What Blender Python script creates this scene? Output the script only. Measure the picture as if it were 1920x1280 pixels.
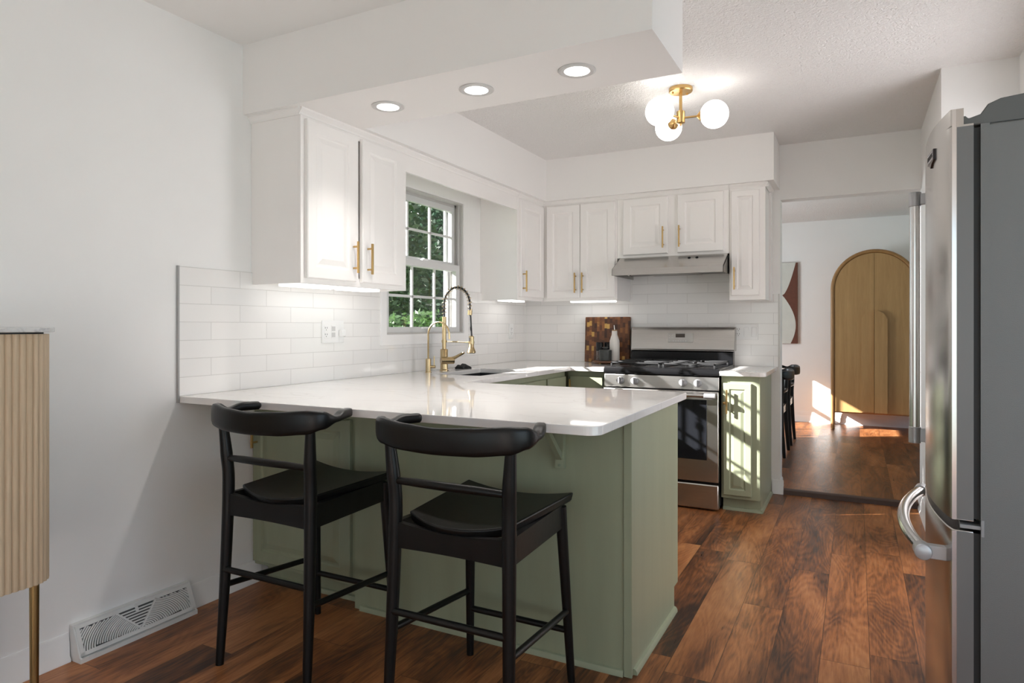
import bpy, bmesh, math, random
from mathutils import Vector, Matrix
PI = math.pi
random.seed(7)
SC = bpy.context.scene
for o in list(bpy.data.objects):
    bpy.data.objects.remove(o)
COL = SC.collection

# ------------------------------------------------------------------ camera
cam_d = bpy.data.cameras.new('camera')
cam = bpy.data.objects.new('camera', cam_d)
COL.objects.link(cam)
cam.location = (2.46, 0.0, 1.175)
cam.rotation_euler = (PI / 2, 0, 0.4792)
cam_d.sensor_width = 36.0
cam_d.lens = 36.0 * 1242.76 / 1920.0
cam_d.shift_y = -(640 - 610.92) / 1920.0
cam_d.clip_start = 0.02
SC.camera = cam

# ------------------------------------------------------------------ view, world, sun, daylight
SC.view_settings.view_transform = 'Standard'
SC.view_settings.look = 'None'
SC.view_settings.gamma = 1.0
SC.view_settings.use_curve_mapping = False
SC.view_settings.exposure = 0.50
SC.cycles.max_bounces = 10
SC.cycles.diffuse_bounces = 6
SC.cycles.glossy_bounces = 5
SC.cycles.transmission_bounces = 6
SC.cycles.transparent_max_bounces = 8
SC.cycles.caustics_reflective = False
SC.cycles.caustics_refractive = False
SC.cycles.sample_clamp_indirect = 6.0

world = bpy.data.worlds.new('sky')
SC.world = world
world.use_nodes = True
wn = world.node_tree
wn.nodes.clear()
w_out = wn.nodes.new('ShaderNodeOutputWorld')
w_bg = wn.nodes.new('ShaderNodeBackground')
w_sky = wn.nodes.new('ShaderNodeTexSky')
w_sky.sky_type = 'HOSEK_WILKIE'
w_sky.sun_direction = Vector((-1, -0.585, 0.58)).normalized()
w_sky.turbidity = 3.0
w_sky.ground_albedo = 0.3
w_bg.inputs['Strength'].default_value = 4.4
wn.links.new(w_sky.outputs[0], w_bg.inputs['Color'])
wn.links.new(w_bg.outputs[0], w_out.inputs['Surface'])


def lamp(name, kind, loc, energy, color=(1, 1, 1), rot=None, direction=None, **kw):
    d = bpy.data.lights.new(name, kind)
    d.energy = energy
    d.color = color
    for k, v in kw.items():
        setattr(d, k, v)
    o = bpy.data.objects.new(name, d)
    COL.objects.link(o)
    o.location = loc
    if direction is not None:
        o.rotation_euler = Vector(direction).to_track_quat('-Z', 'Y').to_euler()
    elif rot is not None:
        o.rotation_euler = rot
    return o


lamp('sun', 'SUN', (-6, 0, 8), 20.0, (1.0, 0.985, 0.96), direction=(1, 0.585, -0.58), angle=0.009)
# added fill lamps at unseen front room openings; daylight lamp at the dining window
lamp('daylight_fill_back', 'AREA', (1.75, -3.42, 1.15), 8.5, (0.80, 0.91, 1.0), direction=(0, 1, 0),
     shape='RECTANGLE', size=2.3, size_y=2.0)
lamp('daylight_fill_side', 'AREA', (3.46, 0.65, 1.22), 11.0, (0.80, 0.91, 1.0), direction=(-1, 0, 0),
     shape='RECTANGLE', size=1.9, size_y=1.4)
lamp('daylight_dining_window', 'AREA', (0.03, 6.85, 1.27), 29.0, (0.86, 0.94, 1.0), direction=(1, 0, 0),
     shape='RECTANGLE', size=1.1, size_y=0.95)


lamp('daylight_fill_kitchen', 'AREA', (3.36, 3.35, 1.06), 15.5, (0.98, 0.97, 1.0), direction=(-1, 0, 0),  # added fill lamp that brightens the kitchen from an invented doorway
     shape='RECTANGLE', size=0.72, size_y=1.85)

# ------------------------------------------------------------------ materials
class NT:
    def __init__(self, name):
        self.m = bpy.data.materials.new(name)
        self.m.use_nodes = True
        self.t = self.m.node_tree
        self.b = self.t.nodes['Principled BSDF']
        self.out = self.t.nodes['Material Output']

    def n(self, typ, **kw):
        nd = self.t.nodes.new(typ)
        for k, v in kw.items():
            setattr(nd, k, v)
        return nd

    def l(self, a, b):
        self.t.links.new(a, b)

    def math(self, op, a, b=None, c=None):
        nd = self.n('ShaderNodeMath', operation=op)
        for i, v in enumerate((a, b, c)):
            if v is None:
                continue
            if isinstance(v, (int, float)):
                nd.inputs[i].default_value = v
            else:
                self.l(v, nd.inputs[i])
        return nd.outputs[0]

    def coord(self, scale=(1, 1, 1), loc=(0, 0, 0), rot=(0, 0, 0)):
        tc = self.n('ShaderNodeTexCoord')
        mp = self.n('ShaderNodeMapping')
        mp.inputs['Scale'].default_value = scale
        mp.inputs['Location'].default_value = loc
        mp.inputs['Rotation'].default_value = rot
        self.l(tc.outputs['Object'], mp.inputs['Vector'])
        return mp.outputs[0]

    def noise(self, vec, scale, detail=4, rough=0.55, dist=0.0):
        nd = self.n('ShaderNodeTexNoise')
        nd.inputs['Scale'].default_value = scale
        nd.inputs['Detail'].default_value = detail
        nd.inputs['Roughness'].default_value = rough
        nd.inputs['Distortion'].default_value = dist
        if vec is not None:
            self.l(vec, nd.inputs['Vector'])
        return nd.outputs['Fac']

    def ramp(self, fac, stops, interp='LINEAR'):
        nd = self.n('ShaderNodeValToRGB')
        cr = nd.color_ramp
        cr.interpolation = interp
        while len(cr.elements) < len(stops):
            cr.elements.new(0.5)
        for e, (p, c) in zip(cr.elements, stops):
            e.position = p
            e.color = (c[0], c[1], c[2], 1) if not isinstance(c, (int, float)) else (c, c, c, 1)
        self.l(fac, nd.inputs[0])
        return nd.outputs[0]

    def bump(self, height, strength=0.2, distance=0.01):
        nd = self.n('ShaderNodeBump')
        nd.inputs['Strength'].default_value = strength
        nd.inputs['Distance'].default_value = distance
        self.l(height, nd.inputs['Height'])
        self.l(nd.outputs[0], self.b.inputs['Normal'])
        return nd

    def set(self, **kw):
        for k, v in kw.items():
            s = self.b.inputs[k.replace('_', ' ')]
            if isinstance(v, (int, float)):
                s.default_value = v
            elif isinstance(v, tuple):
                s.default_value = (v[0], v[1], v[2], 1) if len(v) == 3 else v
            else:
                self.l(v, s)
        return self


def plain(name, color, rough=0.5, metal=0.0, noise=0.0, scale=20.0, bump=0.0, bscale=None, stretch=(1, 1, 1), **kw):
    t = NT(name)
    v = t.coord(stretch)
    if noise:
        f = t.noise(v, scale)
        lo = tuple(max(0, c * (1 - noise)) for c in color)
        hi = tuple(min(1, c * (1 + noise)) for c in color)
        t.set(Base_Color=t.ramp(f, [(0.3, lo), (0.7, hi)]))
    else:
        t.set(Base_Color=color)
    t.set(Roughness=rough, Metallic=metal)
    if bump:
        t.bump(t.noise(v, bscale or scale, 3), bump, 0.004)
    if kw:
        t.set(**kw)
    return t.m


M = {}
M['wall'] = plain('wall_paint', (0.87, 0.862, 0.85), 0.62, bump=0.05, bscale=160, noise=0.012, scale=3)
M['soffit'] = plain('soffit_paint', (0.87, 0.853, 0.835), 0.62, bump=0.04, bscale=160)
M['trim'] = plain('trim_paint', (0.86, 0.85, 0.84), 0.35)
M['window_white'] = plain('window_sash_paint', (0.68, 0.68, 0.675), 0.4)
M['cab_white'] = plain('white_cabinet_paint', (0.88, 0.857, 0.835), 0.33, noise=0.012, scale=5)
M['green'] = plain('sage_cabinet_paint', (0.292, 0.318, 0.214), 0.36, noise=0.05, scale=14, bump=0.03, bscale=60, stretch=(1, 1, 0.12))
M['green_dark'] = plain('sage_toe_paint', (0.235, 0.285, 0.2), 0.45)
M['brass'] = plain('brushed_brass', (0.62, 0.41, 0.17), 0.30, 1.0, noise=0.05, scale=40)
M['brass_dark'] = plain('aged_brass', (0.42, 0.30, 0.13), 0.34, 1.0, noise=0.1, scale=12)
M['brass_faucet'] = plain('champagne_brass', (0.55, 0.42, 0.24), 0.24, 1.0, noise=0.04, scale=40)
M['black_wood'] = plain('black_stained_wood', (0.0045, 0.0042, 0.004), 0.36, Specular_IOR_Level=0.32, noise=0.25, scale=30, bump=0.04, bscale=90, stretch=(1, 1, 0.2))
M['black'] = plain('black_enamel', (0.008, 0.008, 0.009), 0.24, Specular_IOR_Level=0.3)
M['black_matte'] = plain('black_cast_iron', (0.020, 0.020, 0.021), 0.5, bump=0.08, bscale=220)
M['rubber'] = plain('dark_rubber', (0.018, 0.018, 0.018), 0.6)
M['steel'] = plain('brushed_steel', (0.53, 0.515, 0.495), 0.27, 1.0, noise=0.04, scale=90, bump=0.015, bscale=300, stretch=(0.04, 0.04, 1))
M['steel_fridge'] = plain('fridge_steel', (0.56, 0.545, 0.525), 0.22, 1.0, noise=0.03, scale=90, bump=0.012, bscale=300, stretch=(1, 1, 0.03))
M['chrome'] = plain('polished_steel', (0.72, 0.715, 0.71), 0.17, 1.0)
M['grey_plastic'] = plain('grey_plastic', (0.11, 0.112, 0.108), 0.5)
M['grey_light'] = plain('silver_plastic', (0.30, 0.30, 0.305), 0.36, 0.25)
M['bracket'] = plain('satin_bracket', (0.50, 0.50, 0.515), 0.34, 0.4)
M['door_edge'] = plain('grey_door_edge', (0.17, 0.168, 0.165), 0.4, 0.2)
M['fridge_side'] = plain('grey_textured_steel', (0.165, 0.165, 0.160), 0.42, bump=0.25, bscale=500)
M['white_plastic'] = plain('white_plastic', (0.84, 0.84, 0.83), 0.3)
M['slot'] = plain('dark_slot', (0.03, 0.03, 0.03), 0.6)
M['vent'] = plain('white_vent_metal', (0.74, 0.74, 0.725), 0.4)
M['vent_dark'] = plain('vent_recess', (0.09, 0.09, 0.088), 0.7)
M['sink'] = plain('dark_sink', (0.03, 0.03, 0.032), 0.35)
M['ceramic_dark'] = plain('charcoal_ceramic', (0.045, 0.047, 0.043), 0.35, noise=0.2, scale=30)
M['ceramic_white'] = plain('cream_ceramic', (0.80, 0.76, 0.71), 0.35)
M['pepper'] = plain('peppercorns_behind_glass', (0.16, 0.13, 0.12), 0.2, noise=0.8, scale=160)
M['cloth_black'] = plain('black_cloth', (0.014, 0.014, 0.015), 0.8, bump=0.3, bscale=120)
M['art_brown'] = plain('brown_canvas', (0.13, 0.045, 0.026), 0.75, noise=0.1, scale=30)
M['art_cream'] = plain('pale_canvas_paint', (0.62, 0.63, 0.58), 0.7, noise=0.03, scale=14)
M['silver_leg'] = plain('pale_steel', (0.72, 0.72, 0.72), 0.25, 1.0)
M['filter'] = plain('filter_mesh', (0.36, 0.35, 0.33), 0.5, 0.8, noise=0.4, scale=240)
M['tray_wood'] = plain('acacia_wood', (0.16, 0.07, 0.035), 0.45, noise=0.3, scale=18, stretch=(0.25, 1, 1))
M['leaf_a'] = None


def emit(name, color, strength):
    t = NT(name)
    t.set(Base_Color=(0.9, 0.9, 0.88), Roughness=0.4, Emission_Color=color, Emission_Strength=strength)
    return t.m


M['led'] = emit('downlight_lens', (1.0, 0.96, 0.92), 3.5)
M['globe'] = emit('opal_glass_globe', (1.0, 0.95, 0.89), 3.6)
M['tube'] = emit('undercabinet_lens', (1.0, 0.99, 0.97), 1.15)

# textured kitchen ceiling
t = NT('textured_ceiling')
v = t.coord()
t.set(Base_Color=(0.89, 0.873, 0.858), Roughness=0.8)
t.bump(t.math('ADD', t.noise(v, 55, 4, 0.6, 0.6), t.math('MULTIPLY', t.noise(v, 130, 2), 0.5)), 0.75, 0.018)
M['ceiling'] = t.m

# quartz
t = NT('white_quartz')
v = t.coord()
a = t.noise(t.coord((1.2, 3.2, 1), rot=(0, 0, 0.5)), 1.1, 4, 0.5, 0.8)
vein = t.ramp(t.math('ABSOLUTE', t.math('SUBTRACT', a, 0.5)), [(0.0, (0.72, 0.70, 0.675)), (0.006, (0.785, 0.765, 0.745)), (0.03, (0.80, 0.78, 0.76))])
t.set(Base_Color=vein, Roughness=0.035)
t.b.inputs['IOR'].default_value = 1.6
M['quartz'] = t.m

# marble
t = NT('grey_marble')
a = t.noise(t.coord((3, 9, 9), rot=(0, 0, 0.6)), 3.0, 6, 0.65, 1.6)
t.set(Base_Color=t.ramp(a, [(0.3, (0.42, 0.42, 0.43)), (0.5, (0.66, 0.66, 0.65)), (0.7, (0.72, 0.72, 0.70))]), Roughness=0.2)
M['marble'] = t.m


# glazed tile; axis 'y' for the left wall, 'x' for the back wall
def tile_mat(name, axis, off):
    t = NT(name)
    tc = t.n('ShaderNodeTexCoord')
    sp = t.n('ShaderNodeSeparateXYZ')
    t.l(tc.outputs['Object'], sp.inputs[0])
    cb = t.n('ShaderNodeCombineXYZ')
    t.l(t.math('SUBTRACT', sp.outputs['Y' if axis == 'y' else 'X'], off), cb.inputs[0])
    t.l(t.math('ADD', t.math('SUBTRACT', sp.outputs['Z'], 0.889), 0.0756 * 8), cb.inputs[1])
    br = t.n('ShaderNodeTexBrick')
    br.offset = 0.5
    br.inputs['Scale'].default_value = 1.0
    br.inputs['Brick Width'].default_value = 0.3006
    br.inputs['Row Height'].default_value = 0.0756
    br.inputs['Mortar Size'].default_value = 0.0014
    br.inputs['Mortar Smooth'].default_value = 0.35
    br.inputs['Color1'].default_value = (0.86, 0.845, 0.825, 1)
    br.inputs['Color2'].default_value = (0.82, 0.81, 0.795, 1)
    br.inputs['Mortar'].default_value = (0.66, 0.645, 0.625, 1)
    t.l(cb.outputs[0], br.inputs['Vector'])
    t.set(Base_Color=br.outputs['Color'], Roughness=0.10)
    wav = t.noise(tc.outputs['Object'], 11, 2, 0.5)
    hgt = t.math('SUBTRACT', t.math('MULTIPLY', wav, 0.55), br.outputs['Fac'])
    t.bump(hgt, 0.34, 0.006)
    return t.m


M['tile_left'] = tile_mat('glazed_tile_left', 'y', 1.7743 + 0.1503)
M['tile_back'] = tile_mat('glazed_tile_back', 'x', 0.14 + 0.1503)


# plank floor
def plank_mat(name, x0, w, length, dark=1.0):
    t = NT(name)
    tc = t.n('ShaderNodeTexCoord')
    sp = t.n('ShaderNodeSeparateXYZ')
    t.l(tc.outputs['Object'], sp.inputs[0])
    X, Y = sp.outputs['X'], sp.outputs['Y']
    px = t.math('DIVIDE', t.math('SUBTRACT', X, x0), w)
    ip = t.math('FLOOR', px)
    fx = t.math('FRACT', px)
    w1 = t.n('ShaderNodeTexWhiteNoise', noise_dimensions='1D')
    t.l(ip, w1.inputs['W'])
    py = t.math('ADD', t.math('DIVIDE', Y, length), w1.outputs['Value'])
    iy = t.math('FLOOR', py)
    fy = t.math('FRACT', py)
    cb = t.n('ShaderNodeCombineXYZ')
    t.l(ip, cb.inputs[0]); t.l(iy, cb.inputs[1])
    w2 = t.n('ShaderNodeTexWhiteNoise', noise_dimensions='2D')
    t.l(cb.outputs[0], w2.inputs['Vector'])
    r = w2.outputs['Value']
    gv = t.n('ShaderNodeCombineXYZ')
    t.l(t.math('MULTIPLY', X, 1.0), gv.inputs[0])
    t.l(t.math('ADD', t.math('MULTIPLY', Y, 0.19), t.math('MULTIPLY', r, 17.0)), gv.inputs[1])
    t.l(t.math('MULTIPLY', r, 9.0), gv.inputs[2])
    big = t.noise(gv.outputs[0], 7.0, 4, 0.6, 0.7)
    rings = t.math('SINE', t.math('MULTIPLY', t.noise(gv.outputs[0], 5.0, 2, 0.45, 0.4), 150.0))
    gf = t.n('ShaderNodeCombineXYZ')
    t.l(X, gf.inputs[0])
    t.l(t.math('ADD', t.math('MULTIPLY', Y, 0.07), t.math('MULTIPLY', r, 23.0)), gf.inputs[1])
    fine = t.noise(gf.outputs[0], 120.0, 4, 0.65, 0.3)
    tt = t.math('ADD', t.math('ADD', t.math('MULTIPLY', t.math('SUBTRACT', big, 0.5), 1.10), 0.465), t.math('MULTIPLY', rings, 0.042))
    tt = t.math('ADD', tt, t.math('MULTIPLY', t.math('SUBTRACT', fine, 0.5), 0.60))
    tt = t.math('ADD', tt, t.math('MULTIPLY', t.math('SUBTRACT', r, 0.5), 0.22))
    d = dark
    colr = t.ramp(tt, [(0.20, (0.036 * d, 0.016 * d, 0.010 * d)), (0.40, (0.150 * d, 0.054 * d, 0.020 * d)),
                       (0.56, (0.285 * d, 0.105 * d, 0.036 * d)), (0.82, (0.42 * d, 0.185 * d, 0.072 * d))])
    ex = t.math('MULTIPLY', t.math('MINIMUM', fx, t.math('SUBTRACT', 1.0, fx)), w)
    ey = t.math('MULTIPLY', t.math('MINIMUM', fy, t.math('SUBTRACT', 1.0, fy)), length)
    seam = t.math('LESS_THAN', t.math('MINIMUM', ex, ey), 0.0011)
    mx = t.n('ShaderNodeMix', data_type='RGBA')
    t.l(t.math('MULTIPLY', seam, 0.75), mx.inputs['Factor'])
    t.l(colr, mx.inputs['A'])
    mx.inputs['B'].default_value = (0.02, 0.010, 0.006, 1)
    t.set(Base_Color=mx.outputs['Result'], Roughness=t.ramp(fine, [(0.2, 0.25), (0.8, 0.42)]))
    t.b.inputs['Specular IOR Level'].default_value = 0.36
    t.bump(t.math('SUBTRACT', t.math('ADD', t.math('MULTIPLY', fine, 0.3), t.math('MULTIPLY', rings, 0.042)), seam), 0.14, 0.003)
    return t.m


M['floor'] = plank_mat('hickory_plank_floor', 2.034, 0.156, 1.22, 1.22)
M['floor_dining'] = plank_mat('dining_plank_floor', 2.11, 0.19, 1.5, 0.9)


def grain_mat(name, lo, hi, axis_stretch, scale=16, rough=0.45):
    t = NT(name)
    v = t.coord(axis_stretch)
    f = t.math('ADD', t.math('MULTIPLY', t.noise(v, scale, 5, 0.6, 0.4), 0.7), t.math('MULTIPLY', t.noise(v, scale * 8, 2), 0.3))
    t.set(Base_Color=t.ramp(f, [(0.3, lo), (0.7, hi)]), Roughness=rough)
    t.bump(f, 0.08, 0.002)
    return t.m


M['oak'] = grain_mat('golden_oak', (0.33, 0.185, 0.066), (0.45, 0.275, 0.11), (1, 1, 0.06), 22)
M['oak_frame'] = grain_mat('golden_oak_frame', (0.27, 0.14, 0.046), (0.37, 0.20, 0.072), (1, 1, 0.1), 22)
M['pale_oak'] = grain_mat('pale_reeded_oak', (0.50, 0.375, 0.245), (0.66, 0.52, 0.365), (3, 3, 0.1), 14, 0.55)

# end grain chopping board
t = NT('end_grain_blocks')
tc = t.n('ShaderNodeTexCoord')
sp = t.n('ShaderNodeSeparateXYZ')
t.l(tc.outputs['Object'], sp.inputs[0])
bx = t.math('DIVIDE', sp.outputs['X'], 0.021)
bix = t.math('FLOOR', bx)
wa = t.n('ShaderNodeTexWhiteNoise', noise_dimensions='1D')
t.l(bix, wa.inputs['W'])
biz = t.math('FLOOR', t.math('ADD', t.math('DIVIDE', sp.outputs['Z'], 0.037), t.math('MULTIPLY', wa.outputs['Value'], 5.0)))
cb = t.n('ShaderNodeCombineXYZ')
t.l(bix, cb.inputs[0]); t.l(biz, cb.inputs[1])
wb = t.n('ShaderNodeTexWhiteNoise', noise_dimensions='2D')
t.l(cb.outputs[0], wb.inputs['Vector'])
f = t.math('ADD', t.math('MULTIPLY', wb.outputs['Value'], 0.9), t.math('MULTIPLY', t.noise(tc.outputs['Object'], 90, 3), 0.1))
t.set(Base_Color=t.ramp(f, [(0.05, (0.045, 0.017, 0.010)), (0.45, (0.125, 0.045, 0.017)), (0.74, (0.20, 0.075, 0.024)),
                            (0.87, (0.27, 0.11, 0.03)), (0.90, (0.52, 0.30, 0.075)), (1.0, (0.60, 0.38, 0.12))]), Roughness=0.4)
M['board'] = t.m

# window pane: thin clear glass
t = NT('window_glass')
tr = t.n('ShaderNodeBsdfTransparent')
gl = t.n('ShaderNodeBsdfGlossy')
gl.inputs['Roughness'].default_value = 0.02
fr = t.n('ShaderNodeLayerWeight')
mx = t.n('ShaderNodeMixShader')
t.l(t.math('ADD', t.math('MULTIPLY', t.math('POWER', fr.outputs['Facing'], 4.0), 0.5), 0.03), mx.inputs[0]); t.l(tr.outputs[0], mx.inputs[1]); t.l(gl.outputs[0], mx.inputs[2])
t.l(mx.outputs[0], t.out.inputs['Surface'])
M['glass'] = t.m

M['oven_glass'] = plain('dark_oven_glass', (0.012, 0.013, 0.016), 0.05)


def leaf_mat(name, c1, c2):
    t = NT(name)
    f = t.noise(t.coord(), 2.2, 3)
    c = t.ramp(f, [(0.3, c1), (0.7, c2)])
    t.set(Base_Color=c, Roughness=0.45)
    tl = t.n('ShaderNodeBsdfTranslucent')
    t.l(c, tl.inputs['Color'])
    mx = t.n('ShaderNodeMixShader')
    mx.inputs[0].default_value = 0.35
    t.l(t.b.outputs[0], mx.inputs[1]); t.l(tl.outputs[0], mx.inputs[2])
    t.l(mx.outputs[0], t.out.inputs['Surface'])
    return t.m


M['leaf_a'] = leaf_mat('leaves_mid_green', (0.020, 0.055, 0.015), (0.055, 0.115, 0.028))
M['leaf_b'] = leaf_mat('leaves_blue_green', (0.015, 0.047, 0.022), (0.036, 0.092, 0.043))
M['bark'] = plain('bark', (0.10, 0.07, 0.05), 0.9, noise=0.4, scale=25, bump=0.4)
M['lawn'] = plain('lawn', (0.05, 0.10, 0.025), 0.9, noise=0.3, scale=8)


# ------------------------------------------------------------------ mesh helpers
def world_loc(o):
    v = Vector((0, 0, 0))
    while o is not None:
        v += o.location
        o = o.parent
    return v


class MB:
    def __init__(self):
        self.v = []
        self.f = []

    def add(self, verts, faces, mat=None):
        b = len(self.v)
        for p in verts:
            p = Vector(p)
            self.v.append(mat @ p if mat is not None else p)
        self.f += [tuple(b + i for i in f) for f in faces]
        return self

    def box(self, x0, x1, y0, y1, z0, z1, mat=None):
        vs = [(x, y, z) for x in (x0, x1) for y in (y0, y1) for z in (z0, z1)]
        return self.add(vs, [(0, 1, 3, 2), (4, 6, 7, 5), (0, 4, 5, 1), (2, 3, 7, 6), (0, 2, 6, 4), (1, 5, 7, 3)], mat)

    def rings(self, rings, cap=True, closed=False):
        n = len(rings[0])
        vs = [p for r in rings for p in r]
        fs = []
        m = len(rings)
        for i in range(m if closed else m - 1):
            for j in range(n):
                a, b = i * n + j, i * n + (j + 1) % n
                c, d = ((i + 1) % m) * n + (j + 1) % n, ((i + 1) % m) * n + j
                fs.append((a, b, c, d))
        if cap and not closed:
            fs.append(tuple(range(n))[::-1])
            fs.append(tuple((m - 1) * n + j for j in range(n)))
        return self.add(vs, fs)

    def tube(self, pts, r, n=12, closed=False, cap=True):
        pts = [Vector(p) for p in pts]
        rs = [r] * len(pts) if isinstance(r, (int, float)) else list(r)
        rings = []
        up = None
        m = len(pts)
        for i, p in enumerate(pts):
            if closed:
                d = pts[(i + 1) % m] - pts[i - 1]
            else:
                d = pts[min(i + 1, m - 1)] - pts[max(i - 1, 0)]
            d.normalize()
            if up is None:
                up = Vector((0, 0, 1)) if abs(d.z) < 0.9 else Vector((1, 0, 0))
            s = d.cross(up)
            if s.length < 1e-6:
                s = d.orthogonal()
            s.normalize()
            up = s.cross(d)
            up.normalize()
            rings.append([p + rs[i] * (math.cos(2 * PI * k / n) * s + math.sin(2 * PI * k / n) * up) for k in range(n)])
        return self.rings(rings, cap, closed)

    def cyl(self, p0, p1, r0, r1=None, n=16):
        return self.tube([p0, p1], [r0, r0 if r1 is None else r1], n)

    def lathe(self, prof, origin=(0, 0, 0), axis=(0, 0, 1), n=28):
        q = Vector(axis).to_track_quat('Z', 'Y').to_matrix()
        o = Vector(origin)
        rings = [[o + q @ Vector((r * math.cos(2 * PI * k / n), r * math.sin(2 * PI * k / n), z)) for k in range(n)] for r, z in prof]
        return self.rings(rings, True)

    def prism(self, poly, axis, lo, hi):
        def mk(a, b, w):
            return {'x': (w, a, b), 'y': (a, w, b), 'z': (a, b, w)}[axis]
        return self.rings([[mk(a, b, lo) for a, b in poly], [mk(a, b, hi) for a, b in poly]])

    def slab(self, us, vs, solid, lo, hi, axis):
        """solid cells of a grid, one closed slab; axis = thickness axis"""
        def mk(a, b, w):
            return {'x': (w, a, b), 'y': (a, w, b), 'z': (a, b, w)}[axis]
        idx = {}
        V, F = [], []

        def vid(i, j, k):
            key = (i, j, k)
            if key not in idx:
                idx[key] = len(V)
                V.append(mk(us[i], vs[j], (lo, hi)[k]))
            return idx[key]
        ok = lambda i, j: 0 <= i < len(us) - 1 and 0 <= j < len(vs) - 1 and solid((us[i] + us[i + 1]) / 2, (vs[j] + vs[j + 1]) / 2)
        for i in range(len(us) - 1):
            for j in range(len(vs) - 1):
                if not ok(i, j):
                    continue
                for k in (0, 1):
                    F.append((vid(i, j, k), vid(i + 1, j, k), vid(i + 1, j + 1, k), vid(i, j + 1, k)))
                if not ok(i - 1, j): F.append((vid(i, j, 0), vid(i, j + 1, 0), vid(i, j + 1, 1), vid(i, j, 1)))
                if not ok(i + 1, j): F.append((vid(i + 1, j, 0), vid(i + 1, j + 1, 0), vid(i + 1, j + 1, 1), vid(i + 1, j, 1)))
                if not ok(i, j - 1): F.append((vid(i, j, 0), vid(i + 1, j, 0), vid(i + 1, j, 1), vid(i, j, 1)))
                if not ok(i, j + 1): F.append((vid(i, j + 1, 0), vid(i + 1, j + 1, 0), vid(i + 1, j + 1, 1), vid(i, j + 1, 1)))
        return self.add(V, F)

    def build(self, name, mat, parent=None, smooth=35, bevel=None, local=False, recalc=True):
        me = bpy.data.meshes.new(name)
        vs = self.v
        if parent is not None and not local:
            off = world_loc(parent)
            vs = [p - off for p in vs]
        me.from_pydata([tuple(p) for p in vs], [], self.f)
        if recalc:
            bm = bmesh.new()
            bm.from_mesh(me)
            bmesh.ops.recalc_face_normals(bm, faces=bm.faces)
            bm.to_mesh(me)
            bm.free()
        o = bpy.data.objects.new(name, me)
        COL.objects.link(o)
        me.materials.append(M[mat] if isinstance(mat, str) else mat)
        if smooth:
            for p in me.polygons:
                p.use_smooth = True
            me.set_sharp_from_angle(angle=math.radians(smooth))
        if bevel:
            md = o.modifiers.new('edge_softening', 'BEVEL')
            md.width = bevel
            md.segments = 2
            md.limit_method = 'ANGLE'
            md.angle_limit = math.radians(50)
            md.harden_normals = False
        if parent is not None:
            o.parent = parent
        return o


def tag(o, label=None, cat=None, group=None, kind=None):
    if label: o['label'] = label
    if cat: o['category'] = cat
    if group: o['group'] = group
    if kind: o['kind'] = kind
    return o


def empty(name, loc, label, cat, group=None, rz=0.0):
    o = bpy.data.objects.new(name, None)
    COL.objects.link(o)
    o.location = loc
    o.rotation_euler = (0, 0, rz)
    o.empty_display_size = 0.05
    return tag(o, label, cat, group)


def struct(o):
    o['kind'] = 'structure'
    return o


def dup(root, loc, rz, label, group=None, fix=None):
    def cp(o, parent):
        c = o.copy()
        COL.objects.link(c)
        c.parent = parent
        for ch in o.children:
            cp(ch, c)
        return c
    r = cp(root, None)
    r.location = loc
    r.rotation_euler = (0, 0, rz)
    tag(r, label, group=group)
    return r


def box(name, mat, x0, x1, y0, y1, z0, z1, parent=None, bevel=None):
    return MB().box(x0, x1, y0, y1, z0, z1).build(name, mat, parent, bevel=bevel)


# ------------------------------------------------------------------ room shell
YB = 4.987          # back wall
ZC = 2.44           # ceiling
W1 = (3.115, 3.978, 1.125, 2.032)     # kitchen window opening  y0 y1 z0 z1
W2 = (6.2, 7.5, 0.75, 1.78)           # dining room window
struct(box('floor', 'floor', -0.12, 3.62, -3.6, 5.0, -0.06, 0.0))
struct(box('floor_dining', 'floor_dining', -0.12, 4.62, 5.0, 8.8, -0.06, 0.03))
struct(box('ceiling', 'ceiling', -0.12, 3.62, 2.30, 5.04, ZC, ZC + 0.1))
struct(box('ceiling_front_room', 'soffit', -0.12, 3.62, -3.6, 2.30, ZC, ZC + 0.1))
struct(box('ceiling_dining', 'ceiling', -0.12, 4.62, 5.04, 8.8, 2.42, 2.54))

def in_hole(a, b, holes):
    return any(h[0] < a < h[1] and h[2] < b < h[3] for h in holes)
hs = [W1, W2]
ys = sorted({-3.6, 8.8, W1[0], W1[1], W2[0], W2[1]}); zs = sorted({0.0, ZC, W1[2], W1[3], W2[2], W2[3]})
struct(MB().slab(ys, zs, lambda a, b: not in_hole(a, b, hs), -0.12, 0.0, 'x').build('wall_left', 'wall'))
OX0, OX1, OZ = 1.987, 2.83, 2.058
struct(MB().slab([0.0, OX0, OX1], [0.0, OZ, ZC], lambda a, b: not (a > OX0 and b < OZ), YB, YB + 0.115, 'y').build('wall_back', 'wall'))
# right side: bulkhead wall, deeper alcove for the fridge, front room
struct(MB().prism([(2.83, 3.86), (2.83, 5.102), (3.62, 5.102), (3.62, 2.86), (3.14, 2.86), (3.14, 2.95), (3.42, 2.95), (3.42, 3.75), (3.14, 3.75), (3.14, 3.86)], 'z', 0.0, ZC).build('wall_right', 'wall'))
struct(box('wall_right_lintel', 'wall', 3.141, 3.419, 2.951, 3.749, 2.06, ZC - 0.001))  # closes the wall above the doorway added for the fill lamp
struct(MB().slab([-3.6, -0.35, 1.65, 2.86], [0.0, 0.5, 1.95, ZC], lambda a, b: not (-0.35 < a < 1.65 and 0.5 < b < 1.95), 3.5, 3.62, 'x').build('wall_right_front_room', 'wall'))
struct(MB().slab([-0.12, 0.6, 2.9, 3.62], [0.0, 2.15, ZC], lambda a, b: not (0.6 < a < 2.9 and b < 2.15), -3.6, -3.48, 'y').build('wall_front', 'wall'))
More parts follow.
